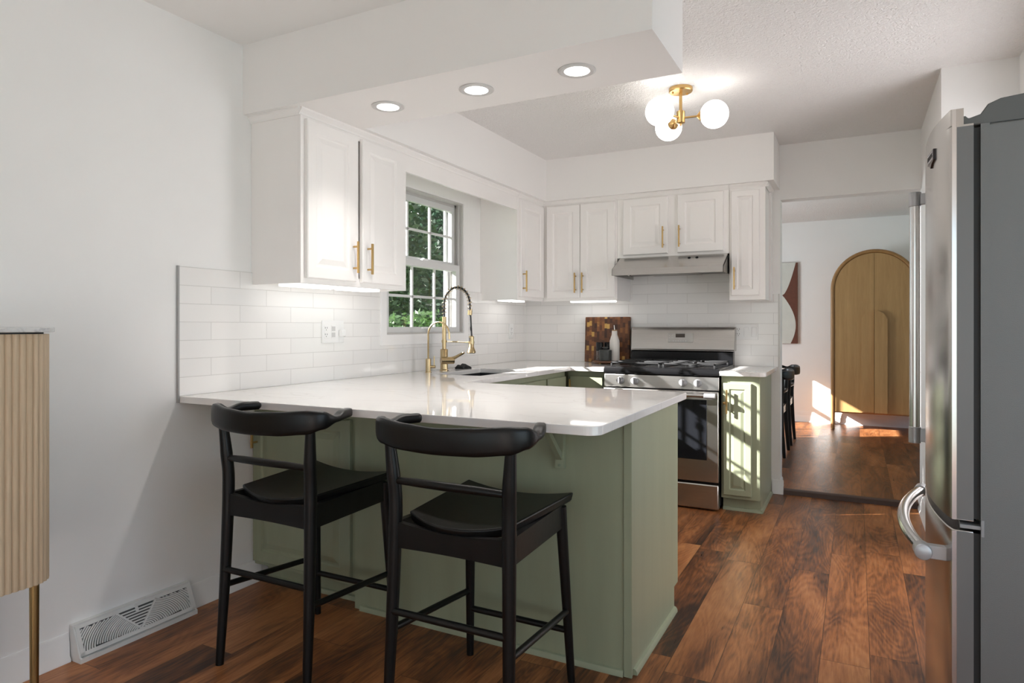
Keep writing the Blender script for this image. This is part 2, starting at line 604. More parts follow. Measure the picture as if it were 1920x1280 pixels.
struct(box('wall_dining_back', 'wall', -0.12, 4.62, 8.65, 8.8, 0.0, 2.42))
struct(MB().slab([5.102, 5.8, 8.0, 8.65], [0.0, 0.55, 2.25, 2.42], lambda a, b: not (5.8 < a < 8.0 and 0.55 < b < 2.25), 4.5, 4.62, 'x').build('wall_dining_right', 'wall'))
struct(box('wall_dining_front', 'wall', 3.62, 4.62, 4.99, 5.102, 0.0, 2.42))

# unseen glazed door behind the refrigerator, added to hold the kitchen fill lamp
dr = struct(MB().slab([2.952, 3.05, 3.65, 3.748], [0.0, 0.2, 1.95, 2.058], lambda a, b: not (3.05 < a < 3.65 and 0.2 < b < 1.95), 3.38, 3.418, 'x').build('fill_lamp_door', 'trim'))
MB().box(3.398, 3.402, 3.05, 3.65, 0.2, 1.95).build('fill_lamp_door_pane', 'glass', dr)

# soffits (dropped boxes under the ceiling)
SZ = 2.1285
struct(box('ceiling_soffit_peninsula', 'soffit', 0.0, 1.878, 2.096, 2.514, SZ, ZC))
struct(box('ceiling_soffit_left', 'soffit', 0.0, 0.355, 2.514, YB, SZ, ZC))
struct(box('ceiling_soffit_back', 'soffit', 0.355, 1.982, 4.619, YB, SZ, ZC))


# baseboards: profile swept straight
def baseboard(name, p0, p1, nrm, z0=0.0, h=0.098):
    prof = [(0.0, 0.0), (0.021, 0.0), (0.021, 0.008), (0.013, 0.02), (0.012, 0.068), (0.008, 0.076), (0.008, 0.086), (0.004, h), (0.0, h)]
    n = Vector((nrm[0], nrm[1], 0))
    rings = [[Vector((p[0], p[1], z0)) + n * a + Vector((0, 0, b)) for a, b in prof] for p in (p0, p1)]
    return struct(MB().rings(rings).build(name, 'trim'))


baseboard('baseboard_left_front_room', (0, -3.4), (0, 1.347), (1, 0))
baseboard('baseboard_left', (0, 1.808), (0, 2.19), (1, 0))
baseboard('baseboard_opening_left', (1.987, 4.985), (1.987, 5.10), (1, 0), 0.0)
baseboard('baseboard_opening_right', (2.83, 3.87), (2.83, 5.10), (-1, 0), 0.0)
baseboard('baseboard_wall_end', (1.935, 4.987), (2.008, 4.987), (0, -1), 0.0)
baseboard('baseboard_dining_back', (0.0, 8.65), (4.5, 8.65), (0, -1), 0.03, 0.12)
# threshold reducer strip between the two floors
struct(MB().prism([(4.975, 0.0), (4.985, 0.027), (5.0, 0.034), (5.03, 0.034), (5.03, 0.0)], 'x', 2.008, 2.81).build('trim_threshold', plain('threshold_wood', (0.055, 0.022, 0.012), 0.4)))

# tile splashbacks
struct(MB().slab([1.7743, 3.06, 4.03, 4.979], [0.889, 1.06, 1.4195],
                 lambda a, b: not (3.06 < a < 4.03 and b > 1.06), 0.0, 0.008, 'x').build('wall_tile_left', 'tile_left', recalc=True))
struct(MB().slab([0.008, 0.92, 1.70, 1.974], [0.889, 1.40, 1.66], lambda a, b: not (b > 1.40 and not 0.92 < a < 1.70), YB - 0.008, YB, 'y').build('wall_tile_back', 'tile_back'))
struct(MB().box(0.0, 0.010, 1.7665, 1.7740, 0.862, 1.4215).build('trim_tile_edge', plain('tile_edge_metal', (0.36, 0.355, 0.345), 0.4)))
struct(MB().box(1.974, 1.982, YB - 0.010, YB, 0.889, 1.40).build('trim_tile_edge_back', plain('tile_edge_paint', (0.6, 0.59, 0.57), 0.4)))

# ------------------------------------------------------------------ kitchen window
y0, y1, z0, z1 = W1
win = MB()
cw, ct = 0.056, 0.016
win.prism([(y0 - cw, z0 - 0.066), (y1 + cw, z0 - 0.066), (y1 + cw, z1 + 0.09), (y0 - cw, z1 + 0.09)], 'x', 0.0001, 0.0002) if False else None
win.slab([y0 - cw, y0, y1, y1 + cw], [z0 - 0.066, z0, z1, SZ - 0.0005], lambda a, b: not (y0 < a < y1 and z0 < b < z1), 0.0, ct, 'x')
wo = struct(win.build('window_1', 'trim', bevel=0.004))
# jamb liner and tracks
j = MB().slab([y0, y0 + 0.010, y1 - 0.010, y1], [z0, z0 + 0.010, z1 - 0.010, z1], lambda a, b: not (y0 + 0.01 < a < y1 - 0.01 and z0 + 0.01 < b < z1 - 0.01), -0.125, 0.004, 'x')
for yy, s in ((y1 - 0.01, -1), (y0 + 0.01, 1)):
    for xx in (-0.020, -0.052, -0.088):
        j.box(xx - 0.003, xx + 0.003, min(yy, yy + s * 0.016), max(yy, yy + s * 0.016), z0 + 0.01, z1 - 0.01)
for xx in (-0.052, -0.088):
    j.box(xx - 0.003, xx + 0.003, y0 + 0.01, y1 - 0.01, z1 - 0.026, z1 - 0.01)
j.build('window_jamb', plain('window_jamb_vinyl', (0.52, 0.505, 0.485), 0.45), wo)


def sash(name, ya, yb, za, zb, x0, x1, st, rb, rt, mat='window_white'):
    m = MB()
    m.slab([ya, ya + st, yb - st, yb], [za, za + rb, zb - rt, zb], lambda a, b: not (ya + st < a < yb - st and za + rb < b < zb - rt), x0, x1, 'x')
    gy0, gy1, gz0, gz1 = ya + st, yb - st, za + rb, zb - rt
    xm = (x0 + x1) / 2
    for k in (1, 2):
        c = gy0 + (gy1 - gy0) * k / 3
        m.box(xm - 0.006, xm + 0.008, c - 0.008, c + 0.008, gz0, gz1)
    c = (gz0 + gz1) / 2
    m.box(xm - 0.006, xm + 0.008, gy0, gy1, c - 0.008, c + 0.008)
    s = m.build(name, mat, wo, bevel=0.002)
    MB().box(xm - 0.004, xm - 0.0025, gy0, gy1, gz0, gz1).build('window_pane', 'glass', s)
    return s


ls = sash('window_sash', y0 + 0.012, y1 - 0.012, z0 + 0.004, 1.598, -0.048, -0.016, 0.045, 0.040, 0.044)
us = sash('window_sash', y0 + 0.012, y1 - 0.012, 1.556, z1 - 0.020, -0.084, -0.053, 0.043, 0.062, 0.042)
MB().box(-0.034, -0.012, 3.515, 3.575, 1.598, 1.606).lathe([(0.012, 0), (0.012, 0.008), (0.004, 0.012)], (-0.03, 3.545, 1.604)).build('window_latch', 'white_plastic', ls)
MB().box(-0.016, -0.006, 3.50, 3.58, z0 + 0.030, z0 + 0.040).build('window_lift', 'white_plastic', ls, bevel=0.002)
# storm frame outside
so = MB().slab([y0 + 0.01, y0 + 0.035, y1 - 0.06, y1 - 0.01], [z0 + 0.01, z0 + 0.03, z1 - 0.04, z1 - 0.01], lambda a, b: not (y0 + 0.035 < a < y1 - 0.06 and z0 + 0.03 < b < z1 - 0.04), -0.12, -0.105, 'x').build('storm_frame', 'window_white', wo)
# dining window, simple sashes in the same wall
y0, y1, z0, z1 = W2
w2 = struct(MB().slab([y0 - 0.06, y0, y1, y1 + 0.06], [z0 - 0.06, z0, z1, z1 + 0.06], lambda a, b: not (y0 < a < y1 and z0 < b < z1), 0.0, 0.016, 'x').build('window_2', 'trim'))
m2 = MB().slab([y0, y0 + 0.05, (y0 + y1) / 2 - 0.012, (y0 + y1) / 2 + 0.012, y1 - 0.05, y1], [z0, z0 + 0.05, 1.35, 1.40, z1 - 0.05, z1],
               lambda a, b: not ((y0 + .05 < a < y1 - .05) and abs(a - (y0 + y1) / 2) > .012 and (z0 + .05 < b < z1 - .05) and not 1.35 < b < 1.40), -0.07, -0.04, 'x').build('window_sash', 'trim', w2)

# ------------------------------------------------------------------ cabinetry helpers
LEVELS = [(0.0, 0.0), (0.0, 0.016), (0.004, 0.0195), (0.052, 0.0195), (0.056, 0.017), (0.059, 0.0135), (0.066, 0.0130), (0.090, 0.0185)]


def panel_door(parent, name, a0, a1, z0, z1, facing, plane, mat, levels=LEVELS, narrow=None):
    lv = levels
    w = min(a1 - a0, z1 - z0)
    k = min(1.0, w / 0.24)
    lv = [(i * (k if i > 0.004 else 1), d) for i, d in levels]
    def mk(a, z, d):
        return {'-y': (a, plane - d, z), '+x': (plane + d, a, z)}[facing]
    rings = [[mk(a0 + i, z0 + i, d), mk(a1 - i, z0 + i, d), mk(a1 - i, z1 - i, d), mk(a0 + i, z1 - i, d)] for i, d in lv]
    return MB().rings(rings).build(name, mat, parent, smooth=None)


def bar_handle(door, a, zc, facing, plane, length=0.150, vertical=True, mat='brass', so=0.030, sec=0.0095):
    """square bar pull on two round posts; plane = front face of the door"""
    m = MB()
    h, s = length / 2, sec / 2
    def mk(a, z, d):
        return {'-y': (a, plane - d, z), '+x': (plane + d, a, z)}[facing]
    def bx(a0, a1, zz0, zz1, d0, d1):
        p, q = mk(a0, zz0, d0), mk(a1, zz1, d1)
        m.box(min(p[0], q[0]), max(p[0], q[0]), min(p[1], q[1]), max(p[1], q[1]), zz0, zz1)
    if vertical:
        bx(a - s, a + s, zc - h, zc + h, so - s, so + s)
        for k in (-1, 1):
            m.cyl(mk(a, zc + k * (h - 0.024), 0.0), mk(a, zc + k * (h - 0.024), so), 0.0048, n=10)
    else:
        bx(a - h, a + h, zc - s, zc + s, so - s, so + s)
        for k in (-1, 1):
            m.cyl(mk(a + k * (h - 0.024), zc, 0.0), mk(a + k * (h - 0.024), zc, so), 0.0048, n=10)
    return m.build('handle', mat, door, bevel=0.001)


UZ0, UZ1 = 1.364, 2.112      # wall cabinets


def cove(parent, path, outward, name='crown_trim', z=SZ):
    """small stepped crown under the soffit along a straight run"""
    prof = [(0.0, -0.030), (0.004, -0.030), (0.007, -0.022), (0.014, -0.014), (0.020, -0.008), (0.020, 0.0), (0.0, 0.0)]
    m = MB()
    for (p0, p1), n in zip(path, outward):
        n = Vector((n[0], n[1], 0))
        m.rings([[Vector((p[0], p[1], z)) + n * a + Vector((0, 0, b)) for a, b in prof] for p in (p0, p1)])
    return m.build(name, 'cab_white', parent, smooth=None)


# --- wall cabinet left of the window
c = empty('wall_cabinet', (0.0, 2.142, UZ0), 'white two-door wall cabinet left of the window with strip light beneath', 'cabinet', 'white wall cabinets')
m = MB().box(0.001, 0.290, 2.1561, 2.8909, UZ0 + 0.014, UZ1)
m.box(0.001, 0.2904, 2.143, 2.156, UZ0, SZ - 0.001).box(0.001, 0.2904, 2.891, 2.904, UZ0, UZ1)
m.build('carcass', 'cab_white', c)
m = MB().slab([2.142, 2.175, 2.496, 2.520, 2.845, 2.905], [UZ0, UZ0 + 0.04, 2.075, SZ - 0.002],
              lambda a, b: not ((2.175 < a < 2.496 or 2.520 < a < 2.845) and UZ0 + 0.04 < b < 2.075), 0.2905, 0.307, 'x')
m.build('face_frame', 'cab_white', c, bevel=0.0015)
d = panel_door(c, 'door', 2.165, 2.486, 1.387, 2.086, '+x', 0.3075, 'cab_white')
bar_handle(d, 2.462, 1.502, '+x', 0.327)
d = panel_door(c, 'door', 2.530, 2.850, 1.387, 2.086, '+x', 0.3075, 'cab_white')
bar_handle(d, 2.566, 1.502, '+x', 0.327)
cove(c, [((0.0, 2.142), (0.315, 2.142)), ((0.307, 2.130), (0.307, 2.905))], [(0, -1), (1, 0)])

# --- valance over the window
va = tag(MB().box(0.286, 0.305, 2.906, 4.227, 2.006, SZ - 0.001).build('window_valance', 'cab_white', bevel=0.0015),
         'white flat valance board bridging the two cabinets above the window', 'valance')
cv = cove(va, [((0.305, 2.906), (0.305, 4.227))], [(1, 0)], z=SZ - 0.001)

# --- wall cabinet right of the window (left wall, into the corner)
c = empty('wall_cabinet', (0.0, 4.229, UZ0), 'narrow white wall cabinet in the corner right of the window', 'cabinet', 'white wall cabinets')
MB().box(0.001, 0.290, 4.2411, YB - 0.001, UZ0 + 0.014, UZ1).box(0.001, 0.2904, 4.229, 4.241, UZ0, UZ1).build('carcass', 'cab_white', c)
m = MB().slab([4.228, 4.262, 4.640, 4.664], [UZ0, UZ0 + 0.04, 2.075, SZ - 0.002], lambda a, b: not (4.262 < a < 4.64 and UZ0 + 0.04 < b < 2.075), 0.2905, 0.307, 'x')
m.build('face_frame', 'cab_white', c, bevel=0.0015)
d = panel_door(c, 'door', 4.250, 4.640, 1.387, 2.086, '+x', 0.3075, 'cab_white')
bar_handle(d, 4.275, 1.498, '+x', 0.327)
cove(c, [((0.307, 4.228), (0.307, 4.664))], [(1, 0)])

FP = 4.6645        # back of the doors on the back wall
# --- double cabinet left of the hood
c = empty('wall_cabinet', (0.62, 4.987, UZ0), 'white two-door wall cabinet between the corner and the range hood', 'cabinet', 'white wall cabinets')
MB().box(0.310, 0.8909, 4.682, YB - 0.001, UZ0 + 0.014, UZ1).box(0.891, 0.904, 4.682, YB - 0.001, UZ0, UZ1).build('carcass', 'cab_white', c)
m = MB().slab([0.309, 0.36, 0.610, 0.628, 0.890, 0.905], [UZ0, UZ0 + 0.035, 2.075, SZ - 0.002],
              lambda a, b: not ((0.36 < a < 0.61 or 0.628 < a < 0.89) and UZ0 + 0.035 < b < 2.075), FP + 0.0005, 4.6815, 'y')
m.build('face_frame', 'cab_white', c, bevel=0.0015)
d = panel_door(c, 'door', 0.345, 0.6165, 1.385, 2.088, '-y', FP, 'cab_white')
bar_handle(d, 0.588, 1.498, '-y', FP - 0.0195)
d = panel_door(c, 'door', 0.6205, 0.892, 1.385, 2.088, '-y', FP, 'cab_white')
bar_handle(d, 0.646, 1.498, '-y', FP - 0.0195)
cove(c, [((0.309, FP), (0.905, FP))], [(0, -1)])

# --- short cabinet above the hood
HZ = 1.668
c = empty('wall_cabinet', (1.30, 4.987, HZ), 'short white two-door wall cabinet directly above the range hood', 'cabinet', 'white wall cabinets')
MB().box(0.907, 1.694, 4.682, YB - 0.001, HZ, UZ1).build('carcass', 'cab_white', c)
m = MB().slab([0.906, 0.965, 1.272, 1.356, 1.655, 1.695], [HZ, HZ + 0.03, 2.075, SZ - 0.002],
              lambda a, b: not ((0.965 < a < 1.272 or 1.356 < a < 1.655) and HZ + 0.03 < b < 2.075), FP + 0.0005, 4.6815, 'y')
m.build('face_frame', 'cab_white', c, bevel=0.0015)
d = panel_door(c, 'door', 0.955, 1.280, 1.688, 2.092, '-y', FP, 'cab_white')
bar_handle(d, 1.252, 1.800, '-y', FP - 0.0195)
d = panel_door(c, 'door', 1.348, 1.660, 1.688, 2.092, '-y', FP, 'cab_white')
bar_handle(d, 1.366, 1.800, '-y', FP - 0.0195)
cove(c, [((0.906, FP), (1.695, FP))], [(0, -1)])

# --- narrow cabinet right of the hood
c = empty('wall_cabinet', (1.82, 4.987, UZ0), 'tall narrow single-door white wall cabinet right of the range hood', 'cabinet', 'white wall cabinets')
MB().box(1.697, 1.922, 4.682, YB - 0.001, UZ0 - 0.012, UZ1).build('carcass', 'cab_white', c)
m = MB().slab([1.696, 1.72, 1.880, 1.926], [UZ0 - 0.014, UZ0 + 0.035, 2.075, SZ - 0.002], lambda a, b: not (1.72 < a < 1.88 and UZ0 + 0.035 < b < 2.075), FP + 0.0005, 4.6815, 'y')
m.build('face_frame', 'cab_white', c, bevel=0.0015)
d = panel_door(c, 'door', 1.710, 1.889, 1.380, 2.084, '-y', FP, 'cab_white')
bar_handle(d, 1.734, 1.494, '-y', FP - 0.0195)
cove(c, [((1.696, FP), (1.946, FP)), ((1.926, FP - 0.02), (1.926, YB))], [(0, -1), (1, 0)])
MB().box(1.9225, 1.935, 4.905, YB, UZ0 - 0.014, UZ1).build('scribe_strip', 'cab_white', c)

# --- under cabinet strip lights
def strip(name, x0, x1, y0_, y1_, z, along, label, power):
    r = empty(name, ((x0 + x1) / 2, (y0_ + y1_) / 2, z), label, 'light', 'strip lights under the wall cabinets')
    MB().box(x0, x1, y0_, y1_, z - 0.007, z).build('housing', 'white_plastic', r)
    if along == 'y':
        mid = (y0_ + y1_) / 2
        for ya, yb in ((y0_ + 0.012, mid - 0.018), (mid + 0.018, y1_ - 0.012)):
            MB().box(x0 + 0.012, x1 - 0.012, ya, yb, z - 0.020, z - 0.007).build('diffuser', 'tube', r, bevel=0.004)
        MB().lathe([(0.012, 0), (0.012, -0.014), (0.006, -0.018)], ((x0 + x1) / 2, mid, z - 0.006)).build('switch_knob', 'white_plastic', r)
        sz, sy = x1 - x0, y1_ - y0_
    else:
        MB().box(x0 + 0.012, x1 - 0.012, y0_ + 0.012, y1_ - 0.012, z - 0.020, z - 0.007).build('diffuser', 'tube', r, bevel=0.004)
        sz, sy = x1 - x0, y1_ - y0_
    lamp(name + '_glow', 'AREA', ((x0 + x1) / 2, (y0_ + y1_) / 2, z - 0.024), power, (1, 0.98, 0.95), direction=(0, 0, -1), shape='RECTANGLE', size=sz, size_y=sy)
    return r


strip('strip_light', 0.085, 0.205, 2.20, 2.84, UZ0 + 0.0135, 'y', 'white two-part strip light under the cabinet left of the window', 0.12)
strip('strip_light', 0.085, 0.190, 4.30, 4.62, UZ0 + 0.0135, 'y', 'short strip light under the corner cabinet right of the window', 0.10)
strip('strip_light', 0.46, 0.84, 4.80, 4.90, UZ0 + 0.0135, 'x', 'strip light under the cabinet above the chopping board', 0.10)

# ------------------------------------------------------------------ base cabinets
CZ0, CZ1 = 0.861, 0.889        # worktop
DLV = [(0.0, 0.0), (0.0, 0.014), (0.004, 0.018), (0.030, 0.018)]
# peninsula body
c = empty('peninsula_cabinet', (1.2, 2.5, 0.0), 'long sage green peninsula cabinet with plain back panel behind the stools', 'cabinet')
m = MB().box(0.66, 1.770, 2.158, 2.735, 0.0, CZ0).box(0.66, 1.770, 2.735, 2.795, 0.10, CZ0)
m.build('carcass', 'green', c)
box('back_panel', 'green', 0.605, 1.766, 2.150, 2.158, 0.0, CZ0, c)
pts = [(2.152, 0.0), (2.735, 0.0), (2.735, 0.10), (2.795, 0.10), (2.795, CZ0), (2.152, CZ0)]
MB().prism(pts, 'x', 1.770, 1.793).build('end_panel', 'green', c)
box('corner_post', 'green', 1.768, 1.796, 2.143, 2.1515, 0.0, CZ0, c, bevel=0.001)
q = [(0.0, 0.0), (0.014, 0.0), (0.013, 0.010), (0.008, 0.018), (0.0, 0.021)]
MB().rings([[(x, 2.150 - a, b) for a, b in q] for x in (0.640, 1.767)]).rings([[(1.793 + a, y, b) for a, b in q] for y in (2.170, 2.735)]).build('shoe_molding', 'green', c)
for x0_, x1_ in ((0.70, 1.20), (1.215, 1.76)):
    panel_door_y = MB().rings([[(x0_ + i, 2.795 + dd, 0.12 + i), (x1_ - i, 2.795 + dd, 0.12 + i), (x1_ - i, 2.795 + dd, 0.82 - i), (x0_ + i, 2.795 + dd, 0.82 - i)] for i, dd in LEVELS]).build('door', 'green', c, smooth=None)

# cabinet with the door facing the stools, against the left wall
c = empty('peninsula_end_cabinet', (0.3, 2.4, 0.0), 'sage green cabinet with raised-panel door by the left wall behind the stool', 'cabinet')
MB().box(0.003, 0.600, 2.176, 2.72, 0.085, CZ0).box(0.03, 0.63, 2.215, 2.72, 0.0, 0.085).build('carcass', 'green', c)
m = MB().slab([0.003, 0.03, 0.575, 0.604], [0.085, 0.125, 0.765, CZ0], lambda a, b: not (0.03 < a < 0.575 and 0.125 < b < 0.765), 2.160, 2.1755, 'y').build('face_frame', 'green', c, bevel=0.001)
d = panel_door(c, 'door', 0.012, 0.584, 0.105, 0.782, '-y', 2.1595, 'green')
bar_handle(d, 0.042, 0.690, '-y', 2.140, length=0.13)
MB().rings([[(x, 2.214 - a, b) for a, b in q] for x in (0.09, 0.64)]).build('shoe_molding', 'green', c)

# bracket under the overhang
b = MB()
b.box(1.524, 1.556, 2.128, 2.1495, 0.678, CZ0 - 0.001).box(1.524, 1.556, 1.985, 2.128, CZ0 - 0.022, CZ0 - 0.001)
b.rings([[(1.530, 1.995, CZ0 - 0.022), (1.550, 1.995, CZ0 - 0.022), (1.550, 2.020, CZ0 - 0.022), (1.530, 2.020, CZ0 - 0.022)],
         [(1.530, 2.128, 0.708), (1.550, 2.128, 0.708), (1.550, 2.128, 0.735), (1.530, 2.128, 0.735)]])
b = tag(b.build('counter_bracket', 'green', bevel=0.001), 'sage green angle bracket under the worktop overhang behind the right stool', 'bracket')
MB().lathe([(0.005, 0), (0.005, 0.002), (0.002, 0.003)], (1.540, 2.128, 0.690), (0, -1, 0), 12).build('screw', 'green_dark', b)

# sink run along the left wall
c = empty('sink_base_cabinet', (0.3, 3.6, 0.0), 'sage green base cabinet under the sink along the window wall', 'cabinet')
MB().box(0.003, 0.610, 2.80, 4.33, 0.10, 0.60).box(0.003, 0.54, 2.80, 4.33, 0.0, 0.10).build('carcass', 'green', c)
ed = [2.80, 2.835, 3.235, 3.265, 3.985, 4.015, 4.30, 4.33]
MB().slab(ed, [0.10, 0.13, 0.640, 0.67, 0.835, CZ0 - 0.001], lambda a, bb: True, 0.6105, 0.630, 'x').build('face_frame', 'green', c)
for ya, yb in ((2.85, 3.24), (3.262, 3.975), (4.010, 4.312)):
    MB().rings([[(0.6305 + dd, ya + i, 0.665 + i), (0.6305 + dd, yb - i, 0.665 + i), (0.6305 + dd, yb - i, 0.822 - i), (0.6305 + dd, ya + i, 0.822 - i)] for i, dd in DLV]).build('drawer_front', 'green', c, smooth=None)
    panel_door(c, 'door', ya, yb, 0.13, 0.645, '+x', 0.6305, 'green')

# corner run left of the range
c = empty('corner_base_cabinet', (0.5, 4.987, 0.0), 'sage green base cabinet in the corner left of the range', 'cabinet')
MB().box(0.003, 0.915, 4.400, YB - 0.003, 0.10, CZ0 - 0.001).box(0.003, 0.915, 4.46, YB - 0.003, 0.0, 0.10).build('carcass', 'green', c)
MB().slab([0.632, 0.665, 0.890, 0.915], [0.10, 0.13, 0.64, 0.67, 0.835, CZ0 - 0.001], lambda a, bb: True, 4.380, 4.3995, 'y').build('face_frame', 'green', c)
d = MB().rings([[(0.655 + i, 4.3795 - dd, 0.665 + i), (0.900 - i, 4.3795 - dd, 0.665 + i), (0.900 - i, 4.3795 - dd, 0.822 - i), (0.655 + i, 4.3795 - dd, 0.822 - i)] for i, dd in DLV]).build('drawer_front', 'green', c, smooth=None)
MB().cyl((0.668, 4.361, 0.745), (0.668, 4.335, 0.745), 0.004, n=8).box(0.664, 0.673, 4.326, 4.335, 0.69, 0.80).build('handle', 'brass', d)
panel_door(c, 'door', 0.655, 0.900, 0.13, 0.645, '-y', 4.3795, 'green')

# narrow base right of the range
c = empty('narrow_base_cabinet', (1.82, 4.987, 0.0), 'narrow sage green base cabinet right of the range, sunlit door', 'cabinet')
MB().box(1.700, 1.928, 4.372, YB - 0.003, 0.088, CZ0 - 0.001).box(1.700, 1.928, 4.410, YB - 0.003, 0.0, 0.088).build('carcass', 'green', c)
MB().slab([1.698, 1.725, 1.872, 1.930], [0.088, 0.125, 0.80, CZ0 - 0.001], lambda a, bb: not (1.725 < a < 1.872 and 0.125 < bb < 0.80), 4.352, 4.3715, 'y').build('face_frame', 'green', c, bevel=0.001)
d = panel_door(c, 'door', 1.712, 1.882, 0.110, 0.815, '-y', 4.3515, 'green')
bar_handle(d, 1.738, 0.700, '-y', 4.332)
MB().lathe([(0.009, 0), (0.009, 0.02), (0.006, 0.022)], (1.722, 4.332, 0.690), (0, -1, 0), 12).build('door_bumper', 'brass', d)
MB().rings([[(x, 4.410 - a, bb) for a, bb in q] for x in (1.700, 1.942)]).rings([[(1.928 + a, y, bb) for a, bb in q] for y in (4.398, YB - 0.03)]).build('shoe_molding', 'green', c)

# ------------------------------------------------------------------ worktops
SX0, SX1, SY0, SY1 = 0.215, 0.545, 3.29, 3.86      # sink cut-out
xs = [0.0085, SX0, SX1, 0.680, 0.925, 1.812]
ys = [1.7743, 2.887, SY0, SY1, 4.315, 4.978]
def wsolid(a, b):
    if SX0 < a < SX1 and SY0 < b < SY1: return False
    if b < 2.887: return True
    if a < 0.68: return True
    return b > 4.315 and a < 0.925
m = MB().slab(xs, ys, wsolid, CZ0, CZ1, 'z')
ct = m.build('worktop', 'quartz', smooth=None)
bm = bmesh.new(); bm.from_mesh(ct.data)
def vedge(x, y):
    return [e for e in bm.edges if all(abs(v.co.x - x) < 1e-4 and abs(v.co.y - y) < 1e-4 for v in e.verts)]
bmesh.ops.bevel(bm, geom=vedge(1.812, 1.7743), offset=0.045, segments=8, affect='EDGES', profile=0.5)
bmesh.ops.bevel(bm, geom=vedge(1.812, 2.887), offset=0.015, segments=4, affect='EDGES', profile=0.5)
bm.to_mesh(ct.data); bm.free()
md = ct.modifiers.new('edge_softening', 'BEVEL'); md.width = 0.0025; md.segments = 2; md.limit_method = 'ANGLE'; md.angle_limit = math.radians(60)
tag(ct, 'white quartz worktop running from the peninsula round to the range', 'worktop')
m = MB().slab([1.692, 1.968], [4.315, 4.978], lambda a, b: True, CZ0, CZ1, 'z')
ct2 = m.build('worktop', 'quartz', smooth=None)
bm = bmesh.new(); bm.from_mesh(ct2.data)
bmesh.ops.bevel(bm, geom=vedge(1.968, 4.315), offset=0.035, segments=6, affect='EDGES', profile=0.5)
bm.to_mesh(ct2.data); bm.free()
md = ct2.modifiers.new('edge_softening', 'BEVEL'); md.width = 0.0025; md.segments = 2; md.limit_method = 'ANGLE'; md.angle_limit = math.radians(60)
tag(ct2, 'short white quartz worktop on the narrow cabinet right of the range', 'worktop')

# sink basin
m = MB()
a0, a1, b0, b1, zt, zb = SX0 - 0.006, SX1 + 0.006, SY0 - 0.006, SY1 + 0.006, CZ0 - 0.001, CZ0 - 0.20
th = 0.004
m.slab([a0 - th, a0, a1, a1 + th], [b0 - th, b0, b1, b1 + th], lambda a, b: not (a0 < a < a1 and b0 < b < b1), zb, zt, 'z')
m.box(a0, a1, b0, b1, zb, zb + 0.004)
sk = tag(m.build('sink', 'sink'), 'dark undermount sink basin set in the worktop below the window', 'sink')
MB().lathe([(0.045, 0), (0.045, 0.003), (0.03, 0.001)], ((a0 + a1) / 2, (b0 + b1) / 2, zb + 0.004)).build('drain', 'steel', sk)

# ------------------------------------------------------------------ faucets
FX, FY = 0.12, 3.562
fz = CZ1
f = empty('kitchen_faucet', (FX, FY, fz), 'tall brass kitchen faucet with coiled spring hose and pull-down spray', 'faucet')
MB().lathe([(0.029, 0), (0.029, 0.006), (0.0245, 0.010), (0.0245, 0.135), (0.0225, 0.138), (0.0155, 0.140)], (FX, FY, fz)).build('base', 'brass_faucet', f)
MB().cyl((FX, FY, fz + 0.138), (FX, FY, fz + 0.345), 0.0135, n=18).build('riser', 'brass_faucet', f)
v = MB().cyl((FX + 0.005, FY - 0.045, fz + 0.067), (FX + 0.060, FY + 0.02, fz + 0.067), 0.023, n=20)
v.build('valve_body', 'brass_faucet', f)
MB().tube([(FX + 0.045, FY + 0.015, fz + 0.075), (FX + 0.075, FY + 0.01, fz + 0.085), (FX + 0.145, FY + 0.005, fz + 0.118)], [0.013, 0.0105, 0.008], 12).build('lever', 'brass_faucet', f)
# hose arc
arc = []
R_ = 0.095
z_arc = fz + 0.430
for k in range(49):
    u = k / 48
    a = PI * (1 - u)
    arc.append((FX + R_ + R_ * math.cos(a), FY, z_arc + R_ * 1.05 * math.sin(a)))
arc = [(FX, FY, fz + 0.335), (FX, FY, fz + 0.36), (FX, FY, fz + 0.395)] + arc
ax2 = FX + 2 * R_
arc += [(ax2 + 0.001, FY, z_arc - 0.03), (ax2 + 0.004, FY, z_arc - 0.06)]
hose = [(x, y, z) for x, y, z in arc] + [(ax2 + 0.008, FY, fz + 0.30), (ax2 + 0.013, FY, fz + 0.225)]
MB().tube(hose, 0.0068, 10).build('hose', 'rubber', f)
# spring: helix around the arc
cum = [0.0]
P_ = [Vector(p) for p in arc]
for i in range(1, len(P_)):
    cum.append(cum[-1] + (P_[i] - P_[i - 1]).length)
def at_len(s):
    for i in range(1, len(P_)):
        if s <= cum[i]:
            u = (s - cum[i - 1]) / max(1e-9, cum[i] - cum[i - 1])
            return P_[i - 1].lerp(P_[i], u), (P_[i] - P_[i - 1]).normalized()
    return P_[-1], (P_[-1] - P_[-2]).normalized()
hel = []
turns = 19
N = turns * 12
for k in range(N + 1):
    s = 0.02 + (cum[-1] - 0.02) * k / N
    p, d_ = at_len(s)
    s1 = Vector((0, 1, 0)); s2 = d_.cross(s1).normalized()
    a = 2 * PI * turns * k / N
    hel.append(p + 0.0135 * (math.cos(a) * s1 + math.sin(a) * s2))
MB().tube(hel, 0.0017, 6).build('spring', 'brass_faucet', f)
MB().cyl((ax2 + 0.001, FY, z_arc - 0.075), (ax2 + 0.003, FY, z_arc - 0.045), 0.0145, n=16).build('collar', 'brass_faucet', f)
zs_ = fz + 0.225
MB().lathe([(0.011, 0.0), (0.0165, -0.006), (0.0165, -0.072), (0.020, -0.080), (0.027, -0.098), (0.028, -0.106), (0.022, -0.110)], (ax2 + 0.013, FY, zs_)).build('spray_head', 'brass_faucet', f)
